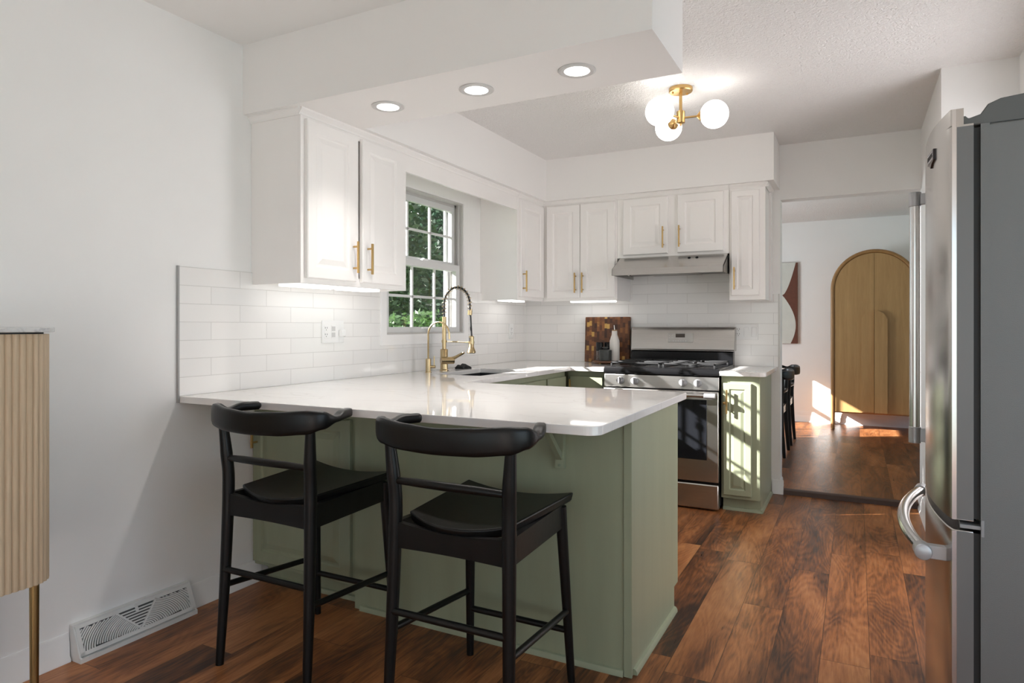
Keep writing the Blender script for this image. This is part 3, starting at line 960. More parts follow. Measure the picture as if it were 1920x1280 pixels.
MB().box(ax2 - 0.006, ax2 - 0.002, FY - 0.0055, FY + 0.0055, zs_ - 0.070, zs_ - 0.045).box(ax2 + 0.006, ax2 + 0.012, FY - 0.0195, FY - 0.015, zs_ - 0.034, zs_ - 0.010).build('spray_button', 'rubber', f)
MB().cyl((FX, FY, fz + 0.188), (ax2 + 0.0, FY, fz + 0.184), 0.0042, n=10).lathe([(0.0185, -0.008), (0.0185, 0.008)], (ax2 + 0.013, FY, fz + 0.184)).lathe([(0.0165, -0.008), (0.0165, 0.008)], (FX, FY, fz + 0.188)).build('support_arm', 'brass_faucet', f)

GX, GY = 0.12, 3.385
g = empty('filter_faucet', (GX, GY, fz), 'small brass gooseneck filter tap left of the tall faucet', 'faucet')
MB().lathe([(0.020, 0), (0.020, 0.004), (0.0165, 0.006), (0.0165, 0.083), (0.0145, 0.085), (0.006, 0.086)], (GX, GY, fz)).build('base', 'brass_faucet', g)
pts = [(GX, GY, fz + 0.08), (GX, GY, fz + 0.235)]
for k in range(1, 25):
    a = PI * (1 - k / 24)
    pts.append((GX + 0.075 + 0.075 * math.cos(a), GY + 0.004 * k / 24, fz + 0.235 + 0.075 * math.sin(a)))
pts.append((pts[-1][0] + 0.002, pts[-1][1], fz + 0.205))
MB().tube(pts, 0.0058, 10).build('spout', 'brass_faucet', g)
MB().cyl((GX + 0.012, GY + 0.004, fz + 0.035), (GX + 0.042, GY + 0.014, fz + 0.035), 0.0095, n=14).cyl((GX + 0.035, GY + 0.012, fz + 0.04), (GX + 0.035, GY + 0.012, fz + 0.100), 0.0035, n=8).build('lever', 'brass_faucet', g)

# folded black cloth beside the tap
m = MB()
rr = []
N1, N2 = 14, 8
V_, F_ = [], []
for i in range(N1 + 1):
    for jj in range(N2 + 1):
        u, w = i / N1, jj / N2
        edge = min(1.0, 6 * min(u, 1 - u), 6 * min(w, 1 - w))
        hgt = 0.006 + 0.020 * edge + 0.006 * math.sin(9 * u + 4 * w) * edge
        V_.append((0.075 + 0.07 * w + 0.004 * math.sin(7 * u), 3.755 + 0.105 * u, CZ1 + hgt))
for i in range(N1):
    for jj in range(N2):
        a = i * (N2 + 1) + jj
        F_.append((a, a + 1, a + N2 + 2, a + N2 + 1))
m.add(V_, F_)
cl = m.build('folded_cloth', 'cloth_black', smooth=60)
sm = cl.modifiers.new('thickness', 'SOLIDIFY'); sm.thickness = 0.010; sm.offset = -1
tag(cl, 'small folded black cloth on the worktop beside the sink', 'cloth')


# ------------------------------------------------------------------ wall plates
def plate(name, facing, a0, a1, z0, z1, plane, kinds, label):
    cx_, cz_ = (a0 + a1) / 2, (z0 + z1) / 2
    base = (plane, cx_, cz_) if facing == '+x' else (cx_, plane, cz_)
    r = empty(name, base, label, 'outlet')
    def bx(mm, p0, p1, q0, q1, d0, d1):
        if facing == '+x': mm.box(plane + d0, plane + d1, p0, p1, q0, q1)
        else: mm.box(p0, p1, plane - d1, plane - d0, q0, q1)
    m = MB(); bx(m, a0, a1, z0, z1, 0.0, 0.006); m.build('cover_plate', 'white_plastic', r, bevel=0.002)
    n = len(kinds)
    for i, k in enumerate(kinds):
        c0 = a0 + (a1 - a0) * (i + 0.5) / n
        if k == 'outlet':
            m = MB(); bx(m, c0 - 0.0165, c0 + 0.0165, cz_ - 0.034, cz_ + 0.034, 0.006, 0.008); s = m.build('socket', 'white_plastic', r, bevel=0.001)
            m = MB()
            for dz in (0.017, -0.017):
                bx(m, c0 - 0.008, c0 - 0.0055, cz_ + dz, cz_ + dz + 0.008, 0.008, 0.0086)
                bx(m, c0 + 0.0055, c0 + 0.008, cz_ + dz, cz_ + dz + 0.008, 0.008, 0.0086)
                bx(m, c0 - 0.002, c0 + 0.002, cz_ + dz - 0.009, cz_ + dz - 0.005, 0.008, 0.0086)
            m.build('socket_slot', 'slot', s)
        elif k == 'rocker':
            m = MB(); bx(m, c0 - 0.0165, c0 + 0.0165, cz_ - 0.034, cz_ + 0.034, 0.006, 0.0095); m.build('rocker_switch', 'white_plastic', r, bevel=0.002)
        elif k == 'sensor':
            m = MB(); bx(m, c0 - 0.0165, c0 + 0.0165, cz_ - 0.034, cz_ + 0.034, 0.006, 0.008); s = m.build('dimmer_switch', 'white_plastic', r, bevel=0.001)
            m = MB(); bx(m, c0 - 0.013, c0 + 0.013, cz_ + 0.004, cz_ + 0.028, 0.008, 0.0088); bx(m, c0 - 0.013, c0 + 0.013, cz_ - 0.028, cz_ - 0.004, 0.008, 0.0088)
            m.build('button', plain('pale_grey_plastic', (0.6, 0.6, 0.59), 0.5), s)
        elif k == 'nightlight':
            m = MB(); bx(m, c0 - 0.012, c0 + 0.016, cz_ - 0.026, cz_ + 0.012, 0.006, 0.032); m.build('plug_in_light', 'white_plastic', r, bevel=0.004)
    return r


plate('wall_outlet', '+x', 2.583, 2.745, 1.086, 1.203, 0.0085, ['outlet', 'sensor', 'nightlight'], 'white three-gang outlet plate on tile below the cabinet left of the window')
plate('wall_outlet', '+x', 4.660, 4.735, 1.076, 1.192, 0.0085, ['outlet'], 'white single outlet plate on tile near the kitchen corner')
plate('wall_outlet', '-y', 1.682, 1.842, 1.076, 1.188, YB - 0.0085, ['outlet', 'rocker', 'rocker'], 'white plate with outlet and two switches right of the range')

# ------------------------------------------------------------------ range hood
c = empty('range_hood', (1.30, 4.987, 1.53), 'stainless steel range hood under the short white cabinet', 'range hood')
HX0, HX1 = 0.928, 1.689
pr = [(4.658, 1.667), (4.478, 1.574), (4.473, 1.530), (4.486, 1.530), (4.490, 1.566), (4.662, 1.655), (YB - 0.0085, 1.655), (YB - 0.0085, 1.667)]
m = MB().prism(pr, 'x', HX0, HX1)
side = [(4.658, 1.667), (4.478, 1.574), (4.473, 1.530), (YB - 0.0085, 1.530), (YB - 0.0085, 1.667)]
m.prism(side, 'x', HX0, HX0 + 0.004).prism(side, 'x', HX1 - 0.004, HX1)
m.build('hood_shell', 'steel', c, smooth=None)
MB().box(HX0 + 0.004, HX1 - 0.004, 4.487, YB - 0.009, 1.556, 1.560).build('underside', plain('hood_underside', (0.17, 0.165, 0.16), 0.4, 0.7), c)
MB().box(1.12, 1.47, 4.56, 4.90, 1.546, 1.556).build('filter', 'filter', c)
MB().box(1.555, 1.665, 4.50, 4.62, 1.545, 1.556).build('lamp_cover', 'white_plastic', c)
MB().lathe([(0.016, 0), (0.016, -0.018), (0.010, -0.024)], (1.02, 4.60, 1.556)).build('socket_clip', 'steel', c)
sl = Vector((0, 4.478 - 4.658, 1.574 - 1.667)).normalized(); nn = Vector((0, -0.46, 0.89)).normalized()
for xx in (1.438, 1.490):
    ctr = Vector((xx, 4.615, 1.6455))
    MB().lathe([(0.010, 0), (0.010, 0.004), (0.006, 0.006)], ctr, nn, 14).build('push_switch', 'black', c)

# ------------------------------------------------------------------ range
RX0, RX1 = 0.9275, 1.6895
RF = 4.345          # front of the body
c = empty('gas_range', (1.31, 4.65, 0.0), 'stainless steel gas range with black cooktop between green cabinets', 'range')
MB().box(RX0 + 0.004, RX1 - 0.004, RF + 0.004, 4.94, 0.02, 0.868).build('body', plain('range_side', (0.03, 0.03, 0.03), 0.4), c)
for xx in (RX0 + 0.06, RX1 - 0.06):
    for yy in (4.42, 4.88):
        MB().cyl((xx, yy, 0.0), (xx, yy, 0.022), 0.016, n=12).build('foot', 'rubber', c)
box('drawer', 'steel', RX0, RX1, RF - 0.040, RF + 0.003, 0.012, 0.168, c, bevel=0.008)
MB().box(RX0 + 0.003, RX1 - 0.003, RF - 0.020, RF + 0.003, 0.168, 0.184).build('drawer_gap', 'black', c)
od = box('oven_door', 'steel', RX0, RX1, RF - 0.042, RF + 0.003, 0.184, 0.757, c, bevel=0.006)
MB().slab([RX0 + 0.075, RX1 - 0.072], [0.322, 0.705], lambda a, b: True, RF - 0.0445, RF - 0.040, 'y').build('door_window', 'oven_glass', od, bevel=0.002)
m = MB().cyl((RX0 + 0.05, RF - 0.088, 0.735), (RX1 - 0.05, RF - 0.088, 0.735), 0.0125, n=18)
m.build('door_handle', 'chrome', od)
for xx in (RX0 + 0.045, RX1 - 0.045):
    MB().cyl((xx - 0.035, RF - 0.088, 0.735), (xx + 0.035, RF - 0.088, 0.735), 0.0165, n=18).box(xx - 0.016, xx + 0.016, RF - 0.088, RF - 0.040, 0.724, 0.746).build('handle_bracket', 'grey_light', od, bevel=0.002)
# control panel with knobs
pan = [(RF - 0.030, 0.765), (RF - 0.022, 0.850), (RF + 0.02, 0.856), (RF + 0.02, 0.765)]
cp = MB().prism(pan, 'x', RX0, RX1).build('control_panel', 'steel', c, bevel=0.004)
kn = Vector((0, -1, 0.10)).normalized()
for xx in (1.043, 1.142, 1.463, 1.557):
    o_ = Vector((xx, RF - 0.0265, 0.808))
    kb = MB().lathe([(0.025, 0), (0.025, 0.005), (0.0215, 0.008), (0.0205, 0.028), (0.017, 0.032)], o_, kn, 24).build('knob', 'grey_light', c)
    MB().box(xx - 0.0045, xx + 0.0045, o_.y - 0.040, o_.y - 0.026, 0.808 - 0.018, 0.808 + 0.022).build('knob_grip', 'grey_light', kb, bevel=0.002)
# cooktop
ck = MB().prism([(RF - 0.030, 0.856), (RF - 0.034, 0.872), (RF - 0.026, 0.896), (RF - 0.005, 0.902), (4.885, 0.902), (4.885, 0.868), (RF + 0.02, 0.856)], 'x', RX0 - 0.001, RX1 + 0.001).build('cooktop', 'black', c, bevel=0.003)
for gx0, gx1 in ((RX0 + 0.03, 1.300), (1.317, RX1 - 0.03)):
    m = MB()
    gz, gt = 0.930, 0.010
    y0_, y1_ = RF + 0.02, 4.862
    mid = (y0_ + y1_) / 2
    for yy in (y0_, y1_ - 0.012, mid - 0.006):
        m.box(gx0, gx1, yy, yy + 0.012, gz - gt, gz)
    for xx in (gx0, gx1 - 0.012):
        m.box(xx, xx + 0.012, y0_, y1_, gz - gt, gz)
    cxm = (gx0 + gx1) / 2
    for cy_ in ((y0_ + mid) / 2, (y1_ + mid) / 2):
        for a in range(4):
            dx, dy = math.cos(a * PI / 2), math.sin(a * PI / 2)
            L_ = (gx1 - gx0) / 2 if a % 2 == 0 else (mid - y0_) / 2
            m.tube([(cxm + dx * 0.03, cy_ + dy * 0.03, gz - 0.003), (cxm + dx * L_, cy_ + dy * L_, gz - 0.004)], 0.0055, 6)
    for xx in (gx0 + 0.006, gx1 - 0.006):
        for yy in (y0_ + 0.006, y1_ - 0.006):
            m.box(xx - 0.006, xx + 0.006, yy - 0.006, yy + 0.006, 0.902, gz - gt)
    m.build('grate', 'black_matte', c, bevel=0.0015)
    for cy_ in ((y0_ + mid) / 2, (y1_ + mid) / 2):
        MB().lathe([(0.045, 0.0), (0.045, 0.006), (0.032, 0.008), (0.032, 0.016), (0.028, 0.018)], (cxm, cy_, 0.902)).build('burner', 'black_matte', c)
# backguard
MB().prism([(4.886, 0.868), (4.886, 0.985), (4.905, 0.992), (4.955, 0.992), (4.955, 0.868)], 'x', RX0 + 0.012, RX1 - 0.004).build('backguard_base', 'black', c, bevel=0.003)
bg = [(4.885, 0.994), (4.900, 1.005), (4.915, 1.140), (4.930, 1.166), (4.975, 1.168), (4.975, 0.994)]
m = MB().prism(bg, 'x', RX0 + 0.006, RX1 + 0.006)
bgo = m.build('backguard', 'steel', c, bevel=0.010)
ang = math.atan2(0.015, 0.135)
mt = Matrix.Translation((1.308, 4.9085, 1.088)) @ Matrix.Rotation(-ang, 4, 'X')
dp = MB().box(-0.092, 0.092, -0.003, 0.003, -0.034, 0.034, mt).build('control_display', plain('display_bezel', (0.50, 0.49, 0.47), 0.25, 0.6), bgo, bevel=0.0015)
MB().box(-0.034, 0.034, -0.0042, 0.0, 0.002, 0.029, mt).build('screen', plain('display_glass', (0.06, 0.045, 0.035), 0.06), dp)
m = MB()
for k in range(6):
    m.box(-0.055 + k * 0.018, -0.044 + k * 0.018, -0.0038, 0.0, -0.026, -0.020, mt)
for a_, b_ in ((-0.080, 0.018), (-0.060, 0.018), (-0.080, 0.0), (-0.060, 0.0), (-0.080, -0.022)):
    m.box(a_ - 0.004, a_ + 0.004, -0.0038, 0.0, b_ - 0.002, b_ + 0.002, mt)
m.build('button', plain('button_print', (0.22, 0.22, 0.22), 0.5), dp)

# ------------------------------------------------------------------ board, tray and things on it
m = MB().box(-0.184, 0.184, -0.014, 0.014, 0.0, 0.355)
bd = m.build('chopping_board', 'board', bevel=0.006)
bd.location = (0.730, 4.942, CZ1 + 0.0018)
bd.rotation_euler = (math.radians(-3.2), 0, 0)
tag(bd, 'end-grain chopping board leaning on the tile left of the range', 'chopping board')
TX, TY = 0.793, 4.800
tr_ = MB().lathe([(0.118, 0.010), (0.124, 0.014), (0.124, 0.021), (0.120, 0.024)], (TX, TY, CZ1), n=40)
tr_ = tag(tr_.build('serving_tray', 'tray_wood'), 'round wooden footed tray holding bottle and jars left of the range', 'tray')
MB().lathe([(0.060, 0.0), (0.055, 0.010)], (TX, TY, CZ1), n=30).build('tray_foot', 'tray_wood', tr_)
tz = CZ1 + 0.024
r = empty('oil_bottle', (0.835, 4.812, tz), 'cream ceramic oil bottle with thin spout on the round tray', 'bottle')
MB().lathe([(0.036, 0), (0.038, 0.004), (0.038, 0.125), (0.036, 0.150), (0.028, 0.178), (0.0215, 0.196), (0.0205, 0.222), (0.019, 0.225)], (0.835, 4.812, tz)).build('body', 'ceramic_white', r, smooth=50)
MB().lathe([(0.020, 0.225), (0.020, 0.233)], (0.835, 4.812, tz)).build('cork', plain('cork', (0.42, 0.28, 0.15), 0.8), r)
MB().cyl((0.835, 4.812, tz + 0.233), (0.832, 4.810, tz + 0.268), 0.0042, 0.003, n=10).build('spout', 'chrome', r)
r = empty('lidded_jar', (0.783, 4.752, tz), 'dark grey ceramic jar with knobbed lid at the front of the tray', 'jar')
MB().lathe([(0.043, 0), (0.046, 0.004), (0.0475, 0.070), (0.0475, 0.076)], (0.783, 4.752, tz)).build('body', 'ceramic_dark', r)
MB().lathe([(0.0485, 0.076), (0.0485, 0.080), (0.030, 0.086), (0.013, 0.089), (0.012, 0.094), (0.024, 0.098), (0.024, 0.102), (0.018, 0.104)], (0.783, 4.752, tz)).build('lid', 'ceramic_dark', r)
gl_t = plain('clear_mill_glass', (0.5, 0.47, 0.44), 0.1)
for (xx, yy), lab in (((0.716, 4.812), 'black-topped pepper mill at the left edge of the round tray'), ((0.766, 4.858), 'black-topped mill behind the dark jar on the tray')):
    r = empty('pepper_mill', (xx, yy, tz), lab, 'mill', 'mills on the tray')
    MB().lathe([(0.026, 0), (0.027, 0.003), (0.0265, 0.072)], (xx, yy, tz)).build('body', 'pepper', r)
    MB().lathe([(0.0275, 0.072), (0.028, 0.076), (0.028, 0.134), (0.026, 0.138)], (xx, yy, tz)).build('mill_cap', 'black', r)

# ------------------------------------------------------------------ bar stools and dining chairs
def make_stool(name, seat_z, label, cat, stretchers=True):
    r = empty(name, (0, 0, 0), label, cat)
    k = seat_z / 0.615
    mat = 'black_wood'
    bt = seat_z + 0.235          # top of the back posts
    def lg(n_, pts, rad):
        # smooth through the given knots
        P = [Vector(p) for p in pts]
        out, rr = [], []
        for i in range(len(P) - 1):
            p0 = P[max(i - 1, 0)]; p1 = P[i]; p2 = P[i + 1]; p3 = P[min(i + 2, len(P) - 1)]
            for s in range(8):
                t_ = s / 8
                out.append(0.5 * ((2 * p1) + (p2 - p0) * t_ + (2 * p0 - 5 * p1 + 4 * p2 - p3) * t_ ** 2 + (-p0 + 3 * p1 - 3 * p2 + p3) * t_ ** 3))
                rr.append(rad[i] * (1 - t_) + rad[i + 1] * t_)
        out.append(P[-1]); rr.append(rad[-1])
        return MB().tube(out, rr, 14).build(n_, mat, r, local=True)
    for s in (-1, 1):
        lg('leg', [(s * 0.203, -0.240, 0), (s * 0.197, -0.222, seat_z * 0.5), (s * 0.192, -0.212, seat_z), (s * 0.196, -0.218, seat_z + 0.12), (s * 0.205, -0.226, bt)],
           [0.0135, 0.0185, 0.021, 0.0205, 0.0145])
        lg('leg', [(s * 0.195, 0.225, 0), (s * 0.183, 0.205, seat_z * 0.5), (s * 0.172, 0.188, seat_z - 0.03)], [0.0125, 0.0165, 0.0195])
    # aprons
    a0, a1 = seat_z - 0.098, seat_z - 0.022
    def apron(p, q_, dip):
        p, q_ = Vector(p), Vector(q_)
        d_ = (q_ - p); n_ = Vector((-d_.y, d_.x, 0)).normalized() * 0.010
        rings = []
        for i in range(13):
            u = i / 12
            c0 = p.lerp(q_, u)
            b_ = dip * math.sin(PI * u)
            rings.append([c0 - n_ + Vector((0, 0, a0 + b_ * 0.3)), c0 + n_ + Vector((0, 0, a0 + b_ * 0.3)), c0 + n_ + Vector((0, 0, a1 - b_)), c0 - n_ + Vector((0, 0, a1 - b_))])
        MB().rings(rings).build('seat_rail', mat, r, local=True)
    apron((-0.185, -0.213, 0), (0.185, -0.213, 0), 0.012)
    apron((-0.165, 0.188, 0), (0.165, 0.188, 0), 0.008)
    for s in (-1, 1):
        apron((s * 0.190, -0.205, 0), (s * 0.172, 0.182, 0), 0.0)
    # dished seat
    nu, nv = 18, 16
    top, bot = [], []
    for i in range(nu + 1):
        tt = -1 + 2 * i / nu
        for j_ in range(nv + 1):
            s_ = j_ / nv
            yb = -0.222 + 0.050 * tt * tt
            yf = 0.218 + 0.010 * (tt * tt)
            y = yb + (yf - yb) * s_
            hw = 0.172 + 0.032 * s_
            dish = 0.016 * (1 - tt * tt) * (1 - 0.5 * s_) + 0.010 * (1 - abs(tt)) * (s_ > 0.8) * 0
            back_lift = 0.0
            z = seat_z + 0.012 * abs(tt) ** 2 * s_ - dish
            top.append((hw * tt, y, z))
            bot.append((hw * tt * 0.97, y * 0.97, z - 0.030))
    n_ = (nv + 1)
    V = top + bot
    F = []
    o_ = len(top)
    for i in range(nu):
        for j_ in range(nv):
            a = i * n_ + j_
            F.append((a, a + n_, a + n_ + 1, a + 1))
            F.append((o_ + a, o_ + a + 1, o_ + a + n_ + 1, o_ + a + n_))
    bd_ = [i * n_ for i in range(nu + 1)] + [nu * n_ + j_ for j_ in range(1, nv + 1)] + [i * n_ + nv for i in range(nu - 1, -1, -1)] + [j_ for j_ in range(nv - 1, 0, -1)]
    for a, b in zip(bd_, bd_[1:] + bd_[:1]):
        F.append((a, b, o_ + b, o_ + a))
    MB().add(V, F).build('seat', mat, r, local=True, smooth=40, bevel=0.006)
    # crest rail with forward-curving arms
    zt = seat_z + 0.285
    knots = [(-0.212, -0.052), (-0.236, -0.110), (-0.250, -0.165), (-0.243, -0.215), (-0.205, -0.252), (-0.110, -0.283), (0.0, -0.292)]
    knots = knots + [(-x, y) for x, y in knots[-2::-1]]
    #           (z bottom, z top, half thickness)
    prof = [(0.250, 0.280, 0.0165), (0.250, 0.281, 0.0175), (0.247, 0.267, 0.0165), (0.228, 0.288, 0.0165), (0.214, 0.291, 0.0135), (0.207, 0.285, 0.0125), (0.205, 0.280, 0.0125)]
    prof = prof + prof[-2::-1]
    K = [Vector((x, y, 0)) for x, y in knots]
    path, pr_ = [], []
    for i in range(len(K) - 1):
        p0 = K[max(i - 1, 0)]; p1 = K[i]; p2 = K[i + 1]; p3 = K[min(i + 2, len(K) - 1)]
        for s in range(8):
            t_ = s / 8
            path.append(0.5 * ((2 * p1) + (p2 - p0) * t_ + (2 * p0 - 5 * p1 + 4 * p2 - p3) * t_ ** 2 + (-p0 + 3 * p1 - 3 * p2 + p3) * t_ ** 3))
            e = t_ * t_ * (3 - 2 * t_)
            pr_.append(tuple(prof[i][q2] * (1 - e) + prof[i + 1][q2] * e for q2 in range(3)))
    path.append(K[-1]); pr_.append(prof[-1])
    rings = []
    for i, p in enumerate(path):
        d_ = (path[min(i + 1, len(path) - 1)] - path[max(i - 1, 0)]).normalized()
        nr = Vector((-d_.y, d_.x, 0))
        zb, zt_, ht = pr_[i]
        zm, hh = (zb + zt_) / 2, (zt_ - zb) / 2
        ring = []
        endf = min(1.0, 0.35 + 0.35 * min(i, len(path) - 1 - i)) 
        for q2 in range(16):
            a = 2 * PI * q2 / 16
            ca, sa = math.cos(a), math.sin(a)
            e_ = 0.55
            ring.append(p + nr * ht * endf * math.copysign(abs(ca) ** e_, ca) + Vector((0, 0, seat_z + zm + hh * endf * math.copysign(abs(sa) ** e_, sa))))
        rings.append(ring)
    MB().rings(rings).build('backrest', mat, r, local=True, smooth=50)
    # lower back rail
    pts = [(-0.190, -0.216, seat_z + 0.100), (-0.10, -0.232, seat_z + 0.105), (0.0, -0.238, seat_z + 0.106), (0.10, -0.232, seat_z + 0.105), (0.190, -0.216, seat_z + 0.100)]
    MB().tube(pts, [0.010, 0.0125, 0.013, 0.0125, 0.010], 12).build('back_rail', mat, r, local=True)
    if stretchers:
        MB().cyl((-0.198, -0.228, 0.330 * k), (0.198, -0.228, 0.330 * k), 0.0105, n=12).build('stretcher', mat, r, local=True)
        MB().cyl((-0.188, 0.213, 0.172 * k), (0.188, 0.213, 0.172 * k), 0.0105, n=12).build('stretcher', mat, r, local=True)
        for s in (-1, 1):
            MB().cyl((s * 0.199, -0.230, 0.272 * k), (s * 0.187, 0.210, 0.238 * k), 0.0105, n=12).build('stretcher', mat, r, local=True)
    for s in (-1, 1):
        for xx, yy in ((0.203, -0.240), (0.195, 0.225)):
            MB().cyl((s * xx, yy, -0.0), (s * xx, yy, 0.004), 0.0105, n=12).build('foot_glide', 'white_plastic', r, local=True) if False else None
    return r


st = make_stool('bar_stool', 0.615, 'black wooden bar stool with curved back nearest the left wall', 'bar stool')
st['group'] = 'bar stools at the peninsula'
st.location = (0.700, 1.815, 0)
st.rotation_euler = (0, 0, 0.0)
dup(st, (1.428, 1.812, 0), 0.0, 'black wooden bar stool with curved back in front of the bracket, right of the pair', 'bar stools at the peninsula')

dc = make_stool('dining_chair', 0.465, 'black curved-back dining chair nearest the opening to the next room', 'chair', stretchers=False)
dc['group'] = 'dining chairs in the next room'
dc.location = (1.665, 6.39, 0.03)
dc.rotation_euler = (0, 0, PI / 2)
dup(dc, (1.665, 7.07, 0.03), PI / 2, 'black curved-back dining chair farther from the opening, below the abstract canvas', 'dining chairs in the next room')

# ------------------------------------------------------------------ downlights and ceiling lamp
ring_mat = plain('downlight_trim', (0.60, 0.59, 0.58), 0.45)
for i, (xx, lab) in enumerate(((0.655, 'round recessed downlight nearest the white wall cabinets'), (1.100, 'middle round recessed downlight in the dropped soffit'), (1.535, 'round recessed downlight nearest the open soffit end'))):
    r = empty('downlight', (xx, 2.306, SZ), lab, 'downlight', 'downlights in the soffit')
    MB().lathe([(0.050, -0.0005), (0.071, -0.0005), (0.071, -0.003), (0.062, -0.007), (0.050, -0.0045)], (xx, 2.306, SZ), n=36).build('trim_ring', ring_mat, r)
    MB().lathe([(0.049, -0.0006), (0.049, -0.0042), (0.046, -0.0050)], (xx, 2.306, SZ), n=36).build('lens', 'led', r)
    lamp('downlight_beam', 'SPOT', (xx, 2.306, SZ - 0.02), 17.0, (1.0, 0.955, 0.91), direction=(0, 0, -1), spot_size=1.8, spot_blend=1.0, shadow_soft_size=0.035)

LX, LY, LZ = 1.630, 3.545, 2.285
r = empty('ceiling_lamp', (LX, LY, ZC), 'brass semi-flush ceiling lamp with three white glass globes', 'ceiling lamp')
MB().lathe([(0.062, -0.0005), (0.062, -0.018), (0.058, -0.022), (0.010, -0.023)], (LX, LY, ZC), n=36).build('canopy', 'brass', r)
for k in (0.9, 3.6):
    MB().lathe([(0.005, 0), (0.005, -0.006), (0.003, -0.008)], (LX + 0.042 * math.cos(k), LY + 0.042 * math.sin(k), ZC - 0.022), n=10).build('screw', 'brass', r)
MB().cyl((LX, LY, ZC - 0.022), (LX, LY, LZ + 0.025), 0.0085, n=16).build('stem', 'brass', r)
MB().lathe([(0.020, 0.032), (0.0225, 0.030), (0.0225, -0.030), (0.020, -0.032), (0.006, -0.033), (0.006, -0.045)], (LX, LY, LZ), n=24).build('hub', 'brass', r)
yaw = 0.4792
for k in range(3):
    a = yaw + math.radians(-22 + 120 * k)
    dx, dy = math.cos(a), math.sin(a)
    arm = MB().cyl((LX + dx * 0.02, LY + dy * 0.02, LZ - 0.004), (LX + dx * 0.095, LY + dy * 0.095, LZ - 0.004), 0.0055, n=12)
    arm = arm.build('arm', 'brass', r)
    MB().lathe([(0.007, 0.0), (0.022, 0.012), (0.034, 0.026), (0.037, 0.034)], (LX + dx * 0.084, LY + dy * 0.084, LZ - 0.004), (dx, dy, 0), 24).build('socket_cup', 'brass', arm)
    gc = (LX + dx * 0.172, LY + dy * 0.172, LZ - 0.004)
    gm = MB().lathe([(0.0728 * math.sin(PI * j_ / 20) + 1e-4, -0.0728 * math.cos(PI * j_ / 20)) for j_ in range(21)], gc, (dx, dy, 0), 32)
    gb = gm.build('globe', 'globe', r, smooth=80)
    lamp('globe_glow', 'POINT', (gc[0], gc[1], gc[2] - 0.0), 0.0, (1, 0.9, 0.78), shadow_soft_size=0.076) if False else None

# ------------------------------------------------------------------ refrigerator (built in its own axes: x depth, y width)
FR = (2.667, 1.950, 0.0)
fr_ = empty('refrigerator', FR, 'large stainless steel refrigerator with bottom freezer at the right edge', 'refrigerator', rz=-0.07)
FW = 0.82
def bow(y):
    u = (y - FW / 2) / (FW / 2)
    return -0.050 * (1 - abs(u) ** 2.2)
def door_prism(z0, z1):
    n = 28
    pts = [(0.046, 0.0)]
    pts.append((0.010, 0.0)); pts.append((0.003, 0.002)); pts.append((0.0, 0.008))
    for i in range(1, n):
        y = FW * i / n
        if y > 0.010 and y < FW - 0.010:
            pts.append((bow(y), y))
    pts += [(0.0, FW - 0.008), (0.003, FW - 0.002), (0.010, FW), (0.046, FW)]
    return MB().prism(pts, 'z', z0, z1)
MB().box(0.060, 0.760, 0.0, FW, 0.03, 1.663).build('body', 'fridge_side', fr_, local=True, bevel=0.004)
MB().box(0.060, 0.078, -0.0015, 0.004, 0.03, 1.664).build('side_edge', 'fridge_side', fr_, local=True)
MB().box(0.10, 0.70, 0.04, FW - 0.04, 0.0, 0.03).build('base_grille', 'black', fr_, local=True)
ZD = 1.708
door_n = door_prism(0.700, ZD - 0.040).build('door', 'steel_fridge', fr_, local=True, smooth=25)
MB().prism([(-0.001, 0.0005), (0.026, 0.0005), (0.026, FW - 0.001)] + [(bow(FW * i / 20), FW * i / 20) for i in range(19, 0, -1)], 'z', ZD - 0.040, ZD).build('door_top_cap', 'steel_fridge', door_n, local=True, smooth=25)
MB().box(0.002, 0.0105, -0.0018, 0.001, 0.700, ZD - 0.001).build('door_edge_trim', 'chrome', door_n, local=True)
MB().box(0.012, 0.046, -0.0008, 0.001, 0.702, ZD - 0.045).build('door_side', 'door_edge', door_n, local=True)
MB().box(0.0462, 0.0600, 0.006, FW - 0.006, 0.705, ZD - 0.050).build('gasket', 'rubber', door_n, local=True)
fz_ = door_prism(0.060, 0.675).build('freezer_drawer', 'steel_fridge', fr_, local=True, smooth=25, bevel=0.0025)
MB().box(0.002, 0.0105, -0.0018, 0.001, 0.062, 0.672).build('drawer_edge_trim', 'chrome', fz_, local=True)
MB().box(0.012, 0.046, -0.0008, 0.001, 0.065, 0.672).build('drawer_side', 'door_edge', fz_, local=True)
MB().box(0.0462, 0.0600, 0.006, FW - 0.006, 0.065, 0.670).build('gasket', 'rubber', fz_, local=True)
# hinges
prof = [(0.012, 1.668), (0.012, 1.690), (0.030, 1.690), (0.036, 1.683), (0.060, 1.690), (0.075, 1.712), (0.100, 1.722), (0.150, 1.726), (0.156, 1.722), (0.156, 1.664), (0.060, 1.664)]
MB().prism(prof, 'y', 0.006, 0.085).build('hinge_cover', 'grey_plastic', fr_, local=True, smooth=45, bevel=0.003)
MB().box(0.018, 0.066, -0.002, 0.055, 0.681, 0.690).box(0.060, 0.067, -0.004, 0.03, 0.665, 0.705).build('middle_hinge', 'grey_light', fr_, local=True, bevel=0.001)
# main door handle (vertical bar)
hy = FW - 0.075
hx = bow(hy) - 0.060
MB().cyl((hx, hy, 0.80), (hx, hy, 1.615), 0.0170, n=20).build('door_handle', 'chrome', door_n, local=True)
for zz0, zz1 in ((0.768, 0.825), (1.590, 1.640)):
    MB().cyl((hx, hy, zz0), (hx, hy, zz1), 0.0195, n=22).box(hx, bow(hy) + 0.004, hy - 0.011, hy + 0.011, zz0 + 0.006, zz1 - 0.006).build('handle_bracket', 'bracket', door_n, local=True, bevel=0.002)
